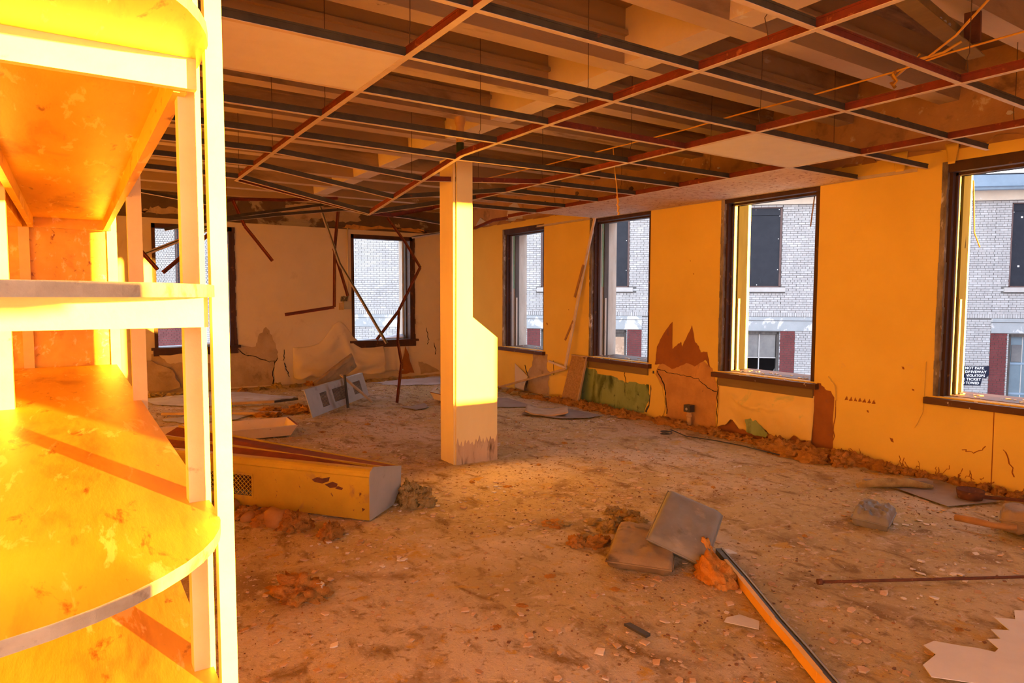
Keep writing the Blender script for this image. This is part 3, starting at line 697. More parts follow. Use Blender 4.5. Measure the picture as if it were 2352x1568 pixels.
# ================================================================== WALL DAMAGE (pieces of the walls)
def wpatch(name, pts, mat, t=.004, off=0., wall=None, rough_=.012, n=4):
    """irregular flake on the right wall, outline given as (y, z)"""
    rr = random.Random(len(pts) * 31 + int(pts[0][0] * 100)); out = []
    for (a, b), (c, d) in zip(pts, pts[1:] + pts[:1]):
        for i in range(n):
            f = i / n; j = rough_ if i else 0
            out.append((a + (c - a) * f + rr.uniform(-j, j), b + (d - b) * f + rr.uniform(-j, j)))
    g = G(); g.prism([(XW - off, y, z) for y, z in out], (-t, 0, 0)); o = g.build(name, mat); o.parent = wall_right; return o
def bpatch(name, pts, mat, t=.004, off=0., rough_=.014, n=4):
    rr = random.Random(len(pts) * 17 + int(pts[0][0] * 100)); out = []
    for (a, b), (c, d) in zip(pts, pts[1:] + pts[:1]):
        for i in range(n):
            f = i / n; j = rough_ if i else 0
            out.append((a + (c - a) * f + rr.uniform(-j, j), b + (d - b) * f + rr.uniform(-j, j)))
    g = G(); g.prism([(x, YB - off, z) for x, z in out], (0, -t, 0)); o = g.build(name, mat); o.parent = wall_back; return o
def crack_r(pts, w_=.007, mat='void', name='crack'):
    g = G(); q = []
    for (a, b), (c, d) in zip(pts, pts[1:]):
        for i in range(4): q.append((a + (c - a) * i / 4 + random.uniform(-.012, .012), b + (d - b) * i / 4 + random.uniform(-.01, .01)))
    q.append(pts[-1])
    for (a, b), (c, d) in zip(q, q[1:]): g.beam((XW - .003, a, b), (XW - .003, c, d), w_ * random.uniform(.6, 1.4), .004, up=(1, 0, 0))
    o = g.build(name, mat); o.parent = wall_right
def crack_b(pts, w_=.008, mat='void', name='crack'):
    g = G(); q = []
    for (a, b), (c, d) in zip(pts, pts[1:]):
        for i in range(4): q.append((a + (c - a) * i / 4 + random.uniform(-.014, .014), b + (d - b) * i / 4 + random.uniform(-.012, .012)))
    q.append(pts[-1])
    for (a, b), (c, d) in zip(q, q[1:]): g.beam((a, YB - .004, b), (c, YB - .004, d), w_ * random.uniform(.6, 1.5), .006, up=(0, 1, 0))
    o = g.build(name, mat); o.parent = wall_back
# between the second and third window: bare plaster with brown backing paper torn into points above it
wpatch('bare_plaster_patch', [(5.84, .62), (5.86, .54), (5.70, .34), (5.67, .10), (5.70, 0), (4.93, 0), (4.93, .50), (5.00, .69), (5.2, .80), (5.35, .76), (5.5, .84), (5.7, .80)], 'patch_plaster', .003)
wpatch('brown_paper_patch', [(5.88, .66), (5.85, .88), (5.74, 1.05), (5.605, 1.19), (5.600, .87), (5.54, .91), (5.47, .96), (5.45, .90), (5.38, 1.02), (5.304, 1.16), (5.26, .98), (5.20, .93), (5.17, .86), (5.075, .87), (5.03, .70), (5.1, .78), (5.25, .69), (5.38, .72), (5.5, .66), (5.6, .63), (5.75, .68)], 'patch_brown', .004, .002, rough_=.006)
wpatch('loose_wallpaper_flap', [(5.93, .56), (5.86, .54), (5.74, .40), (5.70, .22), (5.71, .08), (5.76, 0), (5.95, 0), (5.93, .3)], 'wall', .012, .004)
crack_r([(5.84, .60), (5.62, .58), (5.42, .57), (5.2, .55), (5.06, .46), (4.93, .44)]); crack_r([(4.92, .62), (4.925, .3), (4.92, 0)], .006)
crack_r([(5.84, .58), (5.72, .42), (5.69, .28), (5.67, .08)], .012)
crack_r([(5.90, .57), (5.93, .35), (5.97, .15), (6.02, .05)], .022, 'dark_grey', 'torn_gap')
# under the third window: old green paint showing
wpatch('green_paint_patch', [(7.28, .50), (7.0, .50), (6.95, .44), (6.6, .43), (6.45, .40), (6.40, .37), (6.33, .40), (6.1, .39), (5.98, .40), (5.97, .20), (6.05, .04), (6.5, -.01), (7.3, -.01)], 'green', .004)
crack_r([(6.42, .52), (6.40, .36), (6.40, .20)], .006)
# under the second window: wallpaper hanging loose with a torn hem
def hang(u, v):
    y = 4.90 - 1.14 * u; hem = .05 + .10 * abs(math.sin(u * 9.0)) ** 2 * (1 - .5 * u) + .05 * nv(u, 2, 1, 14)
    if .42 < u < .52: hem -= .05
    z = .535 - .02 * math.sin(math.pi * u) * 0 - (.535 - hem) * v
    sag = .08 * math.sin(math.pi * min(1, v * 1.1)) * math.sin(math.pi * u) + .03 * v * v * (1 + math.sin(u * 14)) * .6 + .03 * math.exp(-((v - .16 - .25 * math.sin(math.pi * u)) / .05) ** 2) * math.sin(math.pi * u)
    return (XW - .006 - sag - .008 * nv(u, v, 4, 6), y, z)
g = G(); g.surf(hang, 48, 26, thick=(.003, 0, 0)); o = g.build('hanging_wallpaper', 'paper_hang'); o.parent = wall_right
wpatch('bare_plaster_patch', [(4.91, 0), (3.80, 0), (3.80, .50), (4.91, .50)], 'patch_brown', .003, rough_=0)
wpatch('green_paint_patch', [(4.50, .20), (4.38, .24), (4.30, .16), (4.22, .10), (4.24, .05), (4.36, .05), (4.48, .07)], 'green', .003, .066, rough_=.01)
crack_r([(3.93, .44), (3.95, .30), (3.90, .30), (3.93, .16)], .012, 'void')
wpatch('brown_board_patch', [(3.80, .655), (3.70, .665), (3.66, .62), (3.56, .60), (3.565, .05), (3.82, .03), (3.93, .14), (3.80, .26), (3.84, .40), (3.79, .50)], 'patch_brown', .004)
wpatch('wallpaper_curl', [(3.62, .74), (3.58, .60), (3.53, .52), (3.55, .66)], 'wall', .02, .003, rough_=.003)
crack_r([(3.555, .60), (3.55, .3), (3.56, .05)], .006, 'patch_brown')
# right of the first window, along the foot and by the seam
g = G(); g.beam((XW - .001, 2.25, -.01), (XW - .001, 2.255, .60), .006, .004, up=(1, 0, 0)); o = g.build('board_seam', 'patch_brown'); o.parent = wall_right; crack_r([(2.46, .27), (2.40, .25), (2.33, .28), (2.30, .32)], .005, 'patch_brown'); crack_r([(2.18, .32), (2.13, .22), (2.10, .12)], .006, 'patch_brown')
for i in range(26):
    y = random.uniform(1.5, 3.4); crack_r([(y, random.uniform(.0, .05)), (y + random.uniform(-.05, .05), random.uniform(.05, .12))], random.uniform(.002, .005), 'patch_brown', 'scrape')
for i in range(7): wpatch('scrape', [(3.46 - i * .042, .535), (3.44 - i * .042, .575), (3.425 - i * .042, .54)], 'patch_brown', .002, rough_=.004)
for (y, z, r) in ((2.95, .88, .012), (2.86, .70, .010), (3.02, .24, .018), (3.24, .46, .011), (5.35, 1.9, .006), (5.30, 1.75, .006), (8.12, 1.08, .018), (7.6, 1.3, .008)):
    wpatch('scrape', [(y - r, z - r), (y + r * .4, z - r * .6), (y + r, z + r), (y - r * .5, z + r * .8)], 'patch_brown', .002, rough_=.003, n=2)
for (y, w_) in ((3.05, .07), (2.64, .05)):                         # torn flaps of paper at the top of the wall
    g = G(); g.surf(lambda u, v: (XW - .01 - .05 * v * v, y - w_ + w_ * 2 * u * (1 - .5 * v), 2.72 - .17 * v), 6, 6, thick=(.003, 0, 0)); o = g.build('torn_flap', 'wall'); o.parent = wall_right
for (y, z, r) in ((2.6, .72, .05), (2.58, .55, .04)): wpatch('torn_flap', [(2.76, .95), (2.81, .70), (2.86, .62), (2.80, .60), (2.83, .38), (2.77, .52)], 'wall', .012, .002, rough_=.004); break
# under the fourth window
wpatch('bare_plaster_patch', [(8.47, .62), (8.10, .62), (8.12, .42), (8.0, .30), (8.08, .22), (8.05, 0), (8.75, 0), (8.62, .30), (8.5, .42)], 'patch_grey', .004)
def curl(u, v): return (XW - .01 - .16 * v * u * (1.0 - .5 * v) - .02, 8.95 - .38 * u, .42 - .40 * v - .18 * u * (1 - v))
g = G(); g.surf(curl, 14, 14, thick=(.003, 0, 0)); o = g.build('curling_wallpaper', 'wall_back'); o.parent = wall_right
crack_r([(8.70, .40), (8.62, .25), (8.66, .05)], .012); crack_r([(7.62, .32), (7.66, .2), (7.60, .06)], .010); crack_r([(7.95, .55), (7.95, .3)], .005)
def bulge(u, v): return (XW - .006 - .05 * math.sin(math.pi * u) * v, 8.05 - .55 * u, .36 - .1 * abs(u - .55) - (.30) * v)
g = G(); g.surf(bulge, 14, 10, thick=(.003, 0, 0)); o = g.build('bulging_wallpaper', 'wall'); o.parent = wall_right
# upper plaster flakes, dark and green
for i in range(26):
    y = random.uniform(1.5, 8.5); z = random.uniform(2.74, 3.02); r = random.uniform(.015, .05)
    rr = [(y + r * math.cos(t) * random.uniform(.5, 1.2), z + r * .7 * math.sin(t) * random.uniform(.5, 1.2)) for t in (0, 1, 2, 3.1, 4.2, 5.2)]
    g = G(); g.prism([(XW + .022, a, b) for a, b in rr], (-.012, 0, 0)); o = g.build('plaster_flake', random.choice(['pipe_green', 'plaster_dark', 'plaster_dark', 'paper_b'])); o.parent = wall_right
# ---- back wall damage
bpatch('bare_plaster_patch', [(1.0, .60), (1.25, .63), (2.28, .66), (2.52, .66), (2.56, .82), (2.69, .98), (2.78, .84), (2.88, .55), (2.86, .42), (2.80, .35), (2.77, 0), (.95, 0)], 'patch_grey', .003)
crack_b([(2.25, .62), (2.38, .52), (2.52, .48), (2.72, .40), (2.86, .40)], .012); crack_b([(2.86, .46), (2.80, .3), (2.78, .02)], .014)
crack_b([(2.98, .58), (2.96, .40), (3.0, .3), (3.05, .12)], .010)
bpatch('loose_wallpaper_flap', [(2.84, .40), (2.96, .40), (2.97, .28), (3.03, .15), (3.04, .0), (2.80, 0), (2.80, .25)], 'wall_back', .02, .004)
bpatch('loose_wallpaper_flap', [(1.1, .58), (1.7, .60), (2.0, .50), (1.86, .38), (1.75, .46), (1.62, .36), (1.4, .46), (1.25, .44)], 'wall_back', .03, .005)
bpatch('fallen_plaster', [(.78, .55), (1.0, .50), (1.28, .34), (1.38, .08), (1.2, .02), (.8, .05)], 'patch_grey', .05, .004)
def drape(u, v):
    x = 3.12 + 1.62 * u; topz = .62 + .42 * math.exp(-((u - .50) / .16) ** 2) * 1.0; z = topz - (topz - .10 + .05 * nv(u, 0, 0, 9)) * v
    d = .08 * math.sin(math.pi * min(1, v * 1.05)) * (.5 + .5 * math.sin(u * 7.5)) + .09 * v * (1 + nv(u, v, 3, 5)) + .035 * math.exp(-((u - .50 - .22 * v) / .05) ** 2) * math.sin(math.pi * min(1, v + .1))
    return (x, YB - .006 - max(0, d) * math.sin(math.pi * min(1, max(0.0, u * 6))) if u < .08 else YB - .006 - max(0, d), z)
g = G(); g.surf(drape, 60, 26, thick=(0, .003, 0)); o = g.build('hanging_wallpaper', 'wall_back'); o.parent = wall_back
bpatch('dark_stain', [(3.72, .30), (3.95, .34), (4.0, .16), (3.9, .03), (3.75, .05)], 'patch_grey', .002, .068)
crack_b([(3.97, .96), (4.02, .78), (4.06, .62)], .030, 'patch_brown', 'torn_gap'); crack_b([(3.86, .30), (3.90, .05)], .03, 'void', 'torn_gap')
def drape2(u, v): return (4.62 + .62 * u, YB - .006 - .04 * v * abs(math.sin(u * 10)) - .02 * math.sin(math.pi * u), .60 - (.48 + .05 * nv(u, 1, 2, 8)) * v)
g = G(); g.surf(drape2, 24, 14, thick=(0, .003, 0)); o = g.build('hanging_wallpaper', 'wall_back'); o.parent = wall_back
crack_b([(4.60, .56), (4.62, .4), (4.58, .12)], .016)
bpatch('bare_plaster_patch', [(5.02, .06), (5.10, .30), (5.16, .58), (5.24, .34), (5.34, .06)], 'patch_brown', .006, .05)
bpatch('bare_plaster_patch', [(5.45, .26), (5.6, .22), (5.9, .05), (5.5, .02)], 'patch_grey', .006)
crack_b([(5.62, .9), (5.66, .66), (5.64, .58)], .007); crack_b([(5.78, .6), (5.82, .45), (5.80, .38)], .010)
# socket plate on the drooping paper
g = G(); g.box(3.26, YB - .095, .28, 3.33, YB - .085, .40); g.box(3.275, YB - .098, .35, 3.315, YB - .094, .385); g.box(3.275, YB - .098, .295, 3.315, YB - .094, .33)
tag(g.build('wall_socket', 'wall_back'), 'beige double wall socket low on the sagging back wall paper', 'socket')
# light patches of old paint on the dark band over the back wall
for pts, m_ in (([(2.95, 2.86), (3.05, 3.0), (3.3, 3.04), (3.9, 3.03), (4.3, 2.96), (4.35, 2.82), (3.9, 2.76), (3.6, 2.80), (3.3, 2.78)], 'patch_grey'), ([(4.0, 2.68), (4.2, 2.75), (4.8, 2.73), (5.3, 2.75), (5.7, 2.67)], 'patch_plaster'), ([(4.95, 2.70), (5.05, 2.82), (5.12, 2.70)], 'patch_grey'), ([(.9, 2.72), (1.05, 2.82), (1.3, 2.84), (1.6, 2.74)], 'patch_grey')):
    bpatch('old_paint_patch', pts, m_, .004, .022, .03, 5)
for pts, m_ in (([(9.3, 2.70), (9.2, 2.95), (9.0, 3.0), (8.85, 2.85), (8.8, 2.70)], 'paper_b'), ([(10.3, 2.7), (10.1, 2.85), (9.8, 2.7)], 'paper_b'), ([(8.3, 2.7), (7.9, 2.82), (7.4, 2.75), (7.3, 2.69)], 'patch_plaster')):
    g = G(); g.prism([(XW + .018, y, z) for y, z in pts], (-.006, 0, 0)); o = g.build('old_paint_patch', m_); o.parent = wall_right
# conduit and junction boxes on the back wall
g = G(); g.tube([(4.085, YB - .02, 1.42), (4.095, YB - .02, 2.68)], .012, 8); cj = tag(g.build('conduit', 'wall_back'), 'thin painted conduit running up the back wall beside the window', 'conduit')
jb = thing('junction_box', 'open grey electrical box on the back wall left of the window', 'electrical box', (4.03, YB, 1.28))
g = G(); g.box(4.0, YB - .07, 1.26, 4.13, YB, 1.40); P(g, 'body', 'steel_grey', jb)
g = G(); g.box(3.93, YB - .05, 1.25, 4.0, YB, 1.37); P(g, 'side_box', 'timber', jb)
for i in range(6):
    g = G(); g.tube([(3.95 + .02 * i, YB - .05, 1.40), (3.93 + .025 * i, YB - .12, 1.45 + .02 * (i % 3)), (3.94 + .02 * i, YB - .10, 1.48)], .007, 5); P(g, 'loose_wire', 'dark_grey', jb)

# ================================================================== FALLEN CEILING PARTS (hanging at the back)
def bent(name, pts, webm, label, group=None, up=(0, -1, 0.2), fl=.045, h=.04):
    root = thing(name, label, 'ceiling tee', pts[0], group)
    for a, b in zip(pts, pts[1:]):
        g = G(); g.beam(a, b, fl, .003, 0, up, b0=0); g.beam(a, b, .004, h, 1, up, b0=.002)
        P(g, 'length', ['tee_rust' if webm != 'tee_dark' else 'tee_face', webm], root)
    return root
Yd = 9.5
bent('fallen_tee', [(1.45, 9.4, 2.60), (1.836, Yd, 2.76), (2.5, Yd, 2.80), (3.25, Yd, 2.885)], 'tee_rust', 'red rusty ceiling tee hanging level across the dark band of the back wall')
bent('fallen_tee', [(1.836, Yd, 2.743), (1.965, Yd - .05, 2.41), (2.10, Yd - .1, 2.22), (2.29, Yd - .15, 1.955)], 'tee_rust', 'red rusty tee dangling bent in front of the blank back wall')
bent('fallen_tee', [(2.993, Yd, 2.75), (3.23, Yd - .1, 1.95), (3.53, Yd - .2, 1.40), (3.85, Yd - .3, .80)], 'tee_dark', 'long grey tee slanting down towards the sill of the back window')
bent('fallen_tee', [(3.265, Yd, 2.80), (3.18, Yd - .05, 2.18), (3.16, Yd - .05, 1.33), (2.452, Yd - .1, 1.231)], 'rust', 'brown rusty tee bent like a hook in front of the back wall')
bent('fallen_tee', [(3.18, Yd, 2.17), (3.38, Yd, 1.49)], 'rust', 'short brown tee hanging beside the conduit on the back wall')
bent('fallen_tee', [(4.01, Yd, 2.66), (4.30, Yd, 2.30), (4.542, Yd, 1.935), (4.36, Yd, 1.60), (4.173, Yd, 1.26), (3.817, Yd, .836)], 'rust', 'kinked rusty tee buckled across the back window')
bent('fallen_tee', [(4.173, Yd - .02, 1.26), (4.07, 9.3, .80), (3.95, 8.9, .52), (3.74, 8.59, .01)], 'rust', 'rusty tee standing on the floor and propping the buckled one at the back window')
bent('fallen_tee', [(4.40, Yd, 2.39), (5.5, 9.9, 2.60)], 'tee_dark', 'grey tee leaning from the top corner of the back window towards the column')
bent('fallen_tee', [(1.0, 9.3, 2.28), (1.9, 9.4, 2.52), (3.05, Yd, 2.76)], 'tee_dark', 'grey tee sloping up across the top of the left back window', up=(0, 0, 1))
bent('fallen_tee', [(1.6, 9.0, 2.40), (2.4, 9.2, 2.55), (3.3, 9.4, 2.70), (4.4, 9.6, 2.68), (5.7, 9.9, 2.60)], 'tee_dark', 'long sagging dark tee stretched along the top of the back wall', up=(0, 0, 1))
bent('fallen_tee', [(2.503, 6.45, 2.30), (3.0, 7.0, 2.36), (3.723, 7.4, 2.537)], 'tee_rust', 'brown tee rising from the drooping end of the grid towards the column', up=(0, 0, 1))
bent('fallen_tee', [(.62, 8.6, 2.06), (.84, 8.6, 1.78)], 'tee_rust', 'short red tee hanging beside the screened window')
bent('fallen_tee', [(.60, 8.8, 1.90), (1.45, 8.8, 2.30)], 'tee_dark', 'dark tee crossing the top of the screened window')
bent('fallen_tee', [(.90, 8.7, 1.75), (1.45, 8.7, 2.26)], 'rust', 'brown tee crossing the middle of the screened window')
bent('fallen_tee', [(4.943, 7.62, 2.52), (5.3, 8.6, 2.60), (5.45, 9.4, 2.56)], 'tee_rust', 'kinked red tee at the end of the grid above the fourth window', up=(0, 0, 1))
bent('fallen_tee', [(.2, 9.0, 2.75), (1.6, 9.3, 2.62)], 'tee_dark', 'pale edged tee running behind the shelving posts near the back', up=(0, 0, 1))

# steel angle left hanging from the ceiling at the top right
st = thing('steel_angle', 'grey steel ceiling angle with bolts hanging at the upper right', 'steel bracket', (3.9, 1.8, 2.8))
g = G(); g.beam((3.0, 1.74, 2.99), (4.38, 1.88, 2.93), .006, .15); g.beam((3.0, 1.74, 2.915), (4.38, 1.88, 2.855), .09, .006, a0=0); P(g, 'angle', 'apron', st)
g = G(); g.beam((4.25, 1.80, 2.90), (4.20, 1.79, 3.38), .075, .04); P(g, 'hanger', 'rust', st)
for i in range(3):
    g = G(); q = Vector((3.93 + .05 * i, 1.832, 2.965 - .004 * i)); g.tube([q, q + Vector((-.004, -.012, 0))], .010, 8); P(g, 'bolt', 'steel_grey', st)
# yellow cable along the grid, with a knot and a drooping end
cb = thing('yellow_cable', 'yellow cable strung above the grid with knots and a drooping loop', 'cable', (3.9, 3, 2.75))
g = G(); g.tube([(3.86, 1.20, 2.79), (3.863, 1.415, 2.755), (3.90, 1.75, 2.765), (3.922, 2.05, 2.75), (3.939, 2.58, 2.75), (3.909, 3.084, 2.745), (3.91, 3.6, 2.74), (3.904, 4.396, 2.75), (3.875, 5.333, 2.75), (3.8, 6.4, 2.76)], .0055, 7); P(g, 'run', 'cable', cb)
g = G(); g.tube([(3.55, 1.30, 2.99), (3.72, 1.52, 2.90), (3.83, 1.70, 2.82), (3.90, 1.86, 2.775), (3.93, 1.98, 2.765), (3.95, 2.04, 2.74), (3.925, 2.06, 2.715), (3.90, 2.05, 2.735), (3.935, 2.04, 2.70), (3.915, 2.05, 2.675)], .0065, 7); P(g, 'loop', 'cable', cb)
g = G(); g.tube([(3.93, 2.03, 2.76), (3.91, 2.06, 2.73), (3.94, 2.05, 2.705), (3.91, 2.06, 2.69), (3.935, 2.05, 2.665)], .009, 7); P(g, 'knot', 'insul', cb)
g = G(); g.tube([(3.89, 1.90, 2.80), (3.885, 1.93, 2.77), (3.92, 1.80, 2.78), (3.94, 1.72, 2.82)], .008, 7); P(g, 'tie', 'cable', cb)
dc = thing('hanging_cord', 'yellow knotted cord dangling above the third window', 'cord', (3.9, 4.37, 2.3))
g = G(); g.tube([(3.905, 4.38, 2.75), (3.91, 4.37, 2.66), (3.925, 4.37, 2.52), (3.935, 4.36, 2.42), (3.945, 4.36, 2.30), (3.95, 4.36, 2.22)], .0042, 7); P(g, 'strand', 'cable', dc)
g = G(); g.tube([(3.935, 4.36, 2.34), (3.96, 4.36, 2.30), (3.94, 4.36, 2.27), (3.965, 4.36, 2.25), (3.95, 4.36, 2.215), (3.97, 4.36, 2.20), (3.955, 4.36, 2.19)], .008, 7); P(g, 'knot', 'cable', dc)

# ================================================================== FLOOR CLUTTER
# ---- toppled radiator cover
ax = Vector((-.63, .777, 0)).normalized(); dp = Vector((.777, .63, 0)).normalized(); c0 = Vector((1.604, 4.139, 0)); Lr, Dr, Hr = 1.98, .45, .335
def rp_(a, d, z): return c0 + ax * a + dp * d + Vector((0, 0, z + .004 + .01 * a))
rc = thing('radiator_cover', 'long yellowed metal radiator cover with a grey end plate, toppled on the floor', 'radiator cover', c0)
g = G()                                                        # front panel with a rounded upper edge and a window for the grille
prof = [(0, 0), (0, Hr - .045)] + [(.045 - .045 * math.cos(t), Hr - .045 + .045 * math.sin(t)) for t in (.4, .8, 1.2, 1.57)] + [(.085, Hr)]
def strip_(g, prof, a0, a1, th=.004, mi=0):
    for (d0, z0), (d1, z1) in zip(prof, prof[1:]):
        n_ = Vector((0, 0, 0)) + dp * th; p = [rp_(a0, d0, z0), rp_(a1, d0, z0), rp_(a1, d1, z1), rp_(a0, d1, z1)]
        q = [v + (dp * th if d0 == d1 else Vector((0, 0, -th))) for v in p]; g.hexa(p + q, mi)
gr0, gr1, gz0, gz1 = .93, 1.55, .07, .215
strip_(g, prof, 0.004, gr0); strip_(g, prof, gr1, Lr); strip_(g, [(0, 0), (0, gz0)], gr0, gr1); strip_(g, [(0, gz1)] + prof[1:], gr0, gr1)
P(g, 'front_panel', 'radiator', rc)
for pts in ([(.30, .265), (.36, .25), (.40, .255), (.44, .235), (.42, .22), (.36, .215), (.31, .235)], [(.24, .225), (.28, .235), (.34, .21), (.30, .19), (.25, .20)], [(.20, .20), (.24, .21), (.26, .19), (.21, .185)], [(.035, .075), (.06, .08), (.055, .055)]):
    g = G(); g.prism([rp_(a, -.001, z) for a, z in pts], dp * .002); P(g, 'rust_scar', 'rust', rc)
g = G()
for a0, a1, z0, z1 in ((gr0 - .01, gr1 + .01, gz0 - .012, gz0), (gr0 - .01, gr1 + .01, gz1, gz1 + .012), (gr0 - .012, gr0, gz0, gz1), (gr1, gr1 + .012, gz0, gz1)):
    g.hexa([rp_(a0, -.003, z0), rp_(a1, -.003, z0), rp_(a1, .004, z0), rp_(a0, .004, z0), rp_(a0, -.003, z1), rp_(a1, -.003, z1), rp_(a1, .004, z1), rp_(a0, .004, z1)])
gf = P(g, 'grille', 'radiator', rc)
g = G(); stp = .034; k = int((gr1 - gr0) / stp)
for j in range(9):
    for i in range(k):
        a = gr0 + stp * (i + .5 * (j % 2)); z = gz0 + .016 * j
        for s_ in (-1, 1):
            a2 = a + s_ * stp / 2
            if gr0 <= a2 <= gr1 and z + .016 <= gz1 + .005: g.beam(rp_(a, .006, z), rp_(a2, .006, z + .016), .004, .004)
o = sub(g, 'expanded_mesh', 'radiator', gf); o['kind'] = 'stuff'
g = G(); g.hexa([rp_(gr0, .10, gz0), rp_(gr1, .10, gz0), rp_(gr1, .11, gz0), rp_(gr0, .11, gz0), rp_(gr0, .10, gz1), rp_(gr1, .10, gz1), rp_(gr1, .11, gz1), rp_(gr0, .11, gz1)]); P(g, 'inner_plate', 'rust', rc)
ep = [(0, 0), (.33, .01), (.44, .11), (.455, .26), (.06, Hr + .012), (.012, Hr - .012), (0, Hr - .05)]
g = G(); g.prism([rp_(0, d, z) for d, z in ep], ax * .006); P(g, 'end_plate', 'steel_grey', rc)
g = G(); g.prism([rp_(Lr, d, z) for d, z in ep], ax * -.006); P(g, 'end_plate', 'steel_grey', rc)
g = G(); g.hexa([rp_(.01, .15, Hr - .06), rp_(Lr, .15, Hr - .02), rp_(Lr, .42, Hr + .06), rp_(.01, .42, Hr - .08), rp_(.01, .15, Hr - .05), rp_(Lr, .15, Hr - .01), rp_(Lr, .42, Hr + .07), rp_(.01, .42, Hr - .07)]); P(g, 'inner_channel', 'rust_red', rc)
g = G(); g.hexa([rp_(.01, .09, Hr - .04), rp_(Lr, .09, Hr - .04), rp_(Lr, .17, Hr - .06), rp_(.01, .17, Hr - .06), rp_(.01, .09, Hr - .03), rp_(Lr, .09, Hr - .03), rp_(Lr, .17, Hr - .05), rp_(.01, .17, Hr - .05)]); P(g, 'inner_ledge', 'rust', rc)
g = G(); g.beam(rp_(.02, .25, Hr - .05), rp_(Lr, .25, Hr + .03), .014, .03); P(g, 'inner_rib', 'radiator', rc)
g = G(); g.hexa([rp_(.01, Dr - .016, .1), rp_(Lr, Dr - .016, .1), rp_(Lr, Dr - .01, .1), rp_(.01, Dr - .01, .1), rp_(.01, Dr - .016, .265), rp_(Lr, Dr - .016, .42), rp_(Lr, Dr - .01, .42), rp_(.01, Dr - .01, .265)]); P(g, 'back_panel', 'radiator', rc)
# ---- light fixture housing: open cream tray
def tray(name, x0, x1, y0, y1, h, flare, mat, label, cat, rzv=0, loc=(0, 0, 0), group=None, tilt=0):
    root = thing(name, label, cat, loc, group); g = G(); t = .006
    ib = [(x0 + flare, y0 + flare), (x1 - flare, y0 + flare), (x1 - flare, y1 - flare), (x0 + flare, y1 - flare)]; ob = [(x0, y0), (x1, y0), (x1, y1), (x0, y1)]
    M_ = Matrix.Translation(loc) @ Matrix.Rotation(rzv, 4, 'Z') @ Matrix.Rotation(tilt, 4, 'X')
    W_ = lambda x, y, z: M_ @ Vector((x, y, z))
    g.prism([W_(x, y, 0) for x, y in ib], M_.to_3x3() @ Vector((0, 0, t))); P(g, 'base', mat, root)
    for i in range(4):
        j = (i + 1) % 4; g = G(); g.hexa([W_(*ib[i], 0), W_(*ib[j], 0), W_(*ob[j], h), W_(*ob[i], h), W_(*ib[i], t), W_(*ib[j], t), W_(ob[j][0] * .985 + .015 * (x0 + x1) / 2, ob[j][1] * .985 + .015 * (y0 + y1) / 2, h), W_(ob[i][0] * .985 + .015 * (x0 + x1) / 2, ob[i][1] * .985 + .015 * (y0 + y1) / 2, h)])
        s_ = P(g, 'side', mat, root)
        g = G(); g.beam(W_(*ob[i], h), W_(*ob[j], h), .018, .006); sub(g, 'rim', 'rust_red' if i % 2 else mat, s_)
    return root
tray('light_housing', -1.0, .92, -.26, .26, .115, .06, 'cream_metal', 'cream metal light fixture housing lying open side up behind the radiator cover', 'light fixture', rad(-4), (1.06, 7.42, .012))
tray('light_housing', -.22, .22, -.14, .14, .10, .05, 'cream_metal', 'small cream metal tray tipped beside the column foot at the back', 'tray', rad(35), (4.42, 8.45, .03), tilt=rad(8))
g = G(); g.surf(lambda u, v: (4.27 + .16 * u, 8.55 + .12 * v, .10 + .09 * (1 - abs(2 * u - 1)) * (1 - v * .4)), 8, 4, thick=(0, 0, -.004)); tag(g.build('folded_paper', 'paper'), 'folded white paper lying in the small cream tray', 'paper')
# ---- grey grille panel leaning at the back
gp = thing('grille_panel', 'pale grey metal panel with two grilles standing on edge at the back', 'metal panel', (3.0, 8.8, 0))
pa, pb = Vector((2.42, 8.13, .0)), Vector((3.70, 9.55, .0)); pt = (pb - pa).normalized(); pn = Vector((pt.y, -pt.x, 0)); Lp = (pb - pa).length
def pq(a, z, o=0): return pa + pt * a + Vector((0, 0, z)) - pn * (.10 * z / .33) + pn * o
g = G()
gh = [(.36, .56, .07, .25), (.74, 1.16, .08, .25), (1.42, 1.72, .08, .25)]
for a, b, c, d in cells(0, Lp, 0, .33, gh): g.hexa([pq(a, c), pq(b, c), pq(b, c, .01), pq(a, c, .01), pq(a, d), pq(b, d), pq(b, d, .01), pq(a, d, .01)])
P(g, 'sheet', 'steel_grey', gp)
for a, b, c, d in gh:
    for i in range(12):
        z = c + (d - c) * (i + .5) / 12; g = G(); g.beam(pq(a, z, .005), pq(b, z, .005), .005, .0115); P(g, 'louver', 'track', gp)
g = G(); g.hexa([pq(0, .33, -.03), pq(Lp, .33, -.03), pq(Lp, .33, .01), pq(0, .33, .01), pq(0, .338, -.03), pq(Lp, .338, -.03), pq(Lp, .338, .01), pq(0, .338, .01)]); P(g, 'lip', 'steel_grey', gp)
g = G(); g.beam((3.05, 8.62, 0), (3.02, 8.66, .44), .05, .02, up=(1, 0, 0)); tag(g.build('steel_strut', 'dark_grey'), 'short dark steel strut standing against the grey panel', 'strut')
g = G(); g.beam((3.46, 8.78, .02), (3.10, 9.05, .40), .06, .02); tag(g.build('broken_batten', 'timber'), 'short broken batten slanting over the grey panel', 'wood')
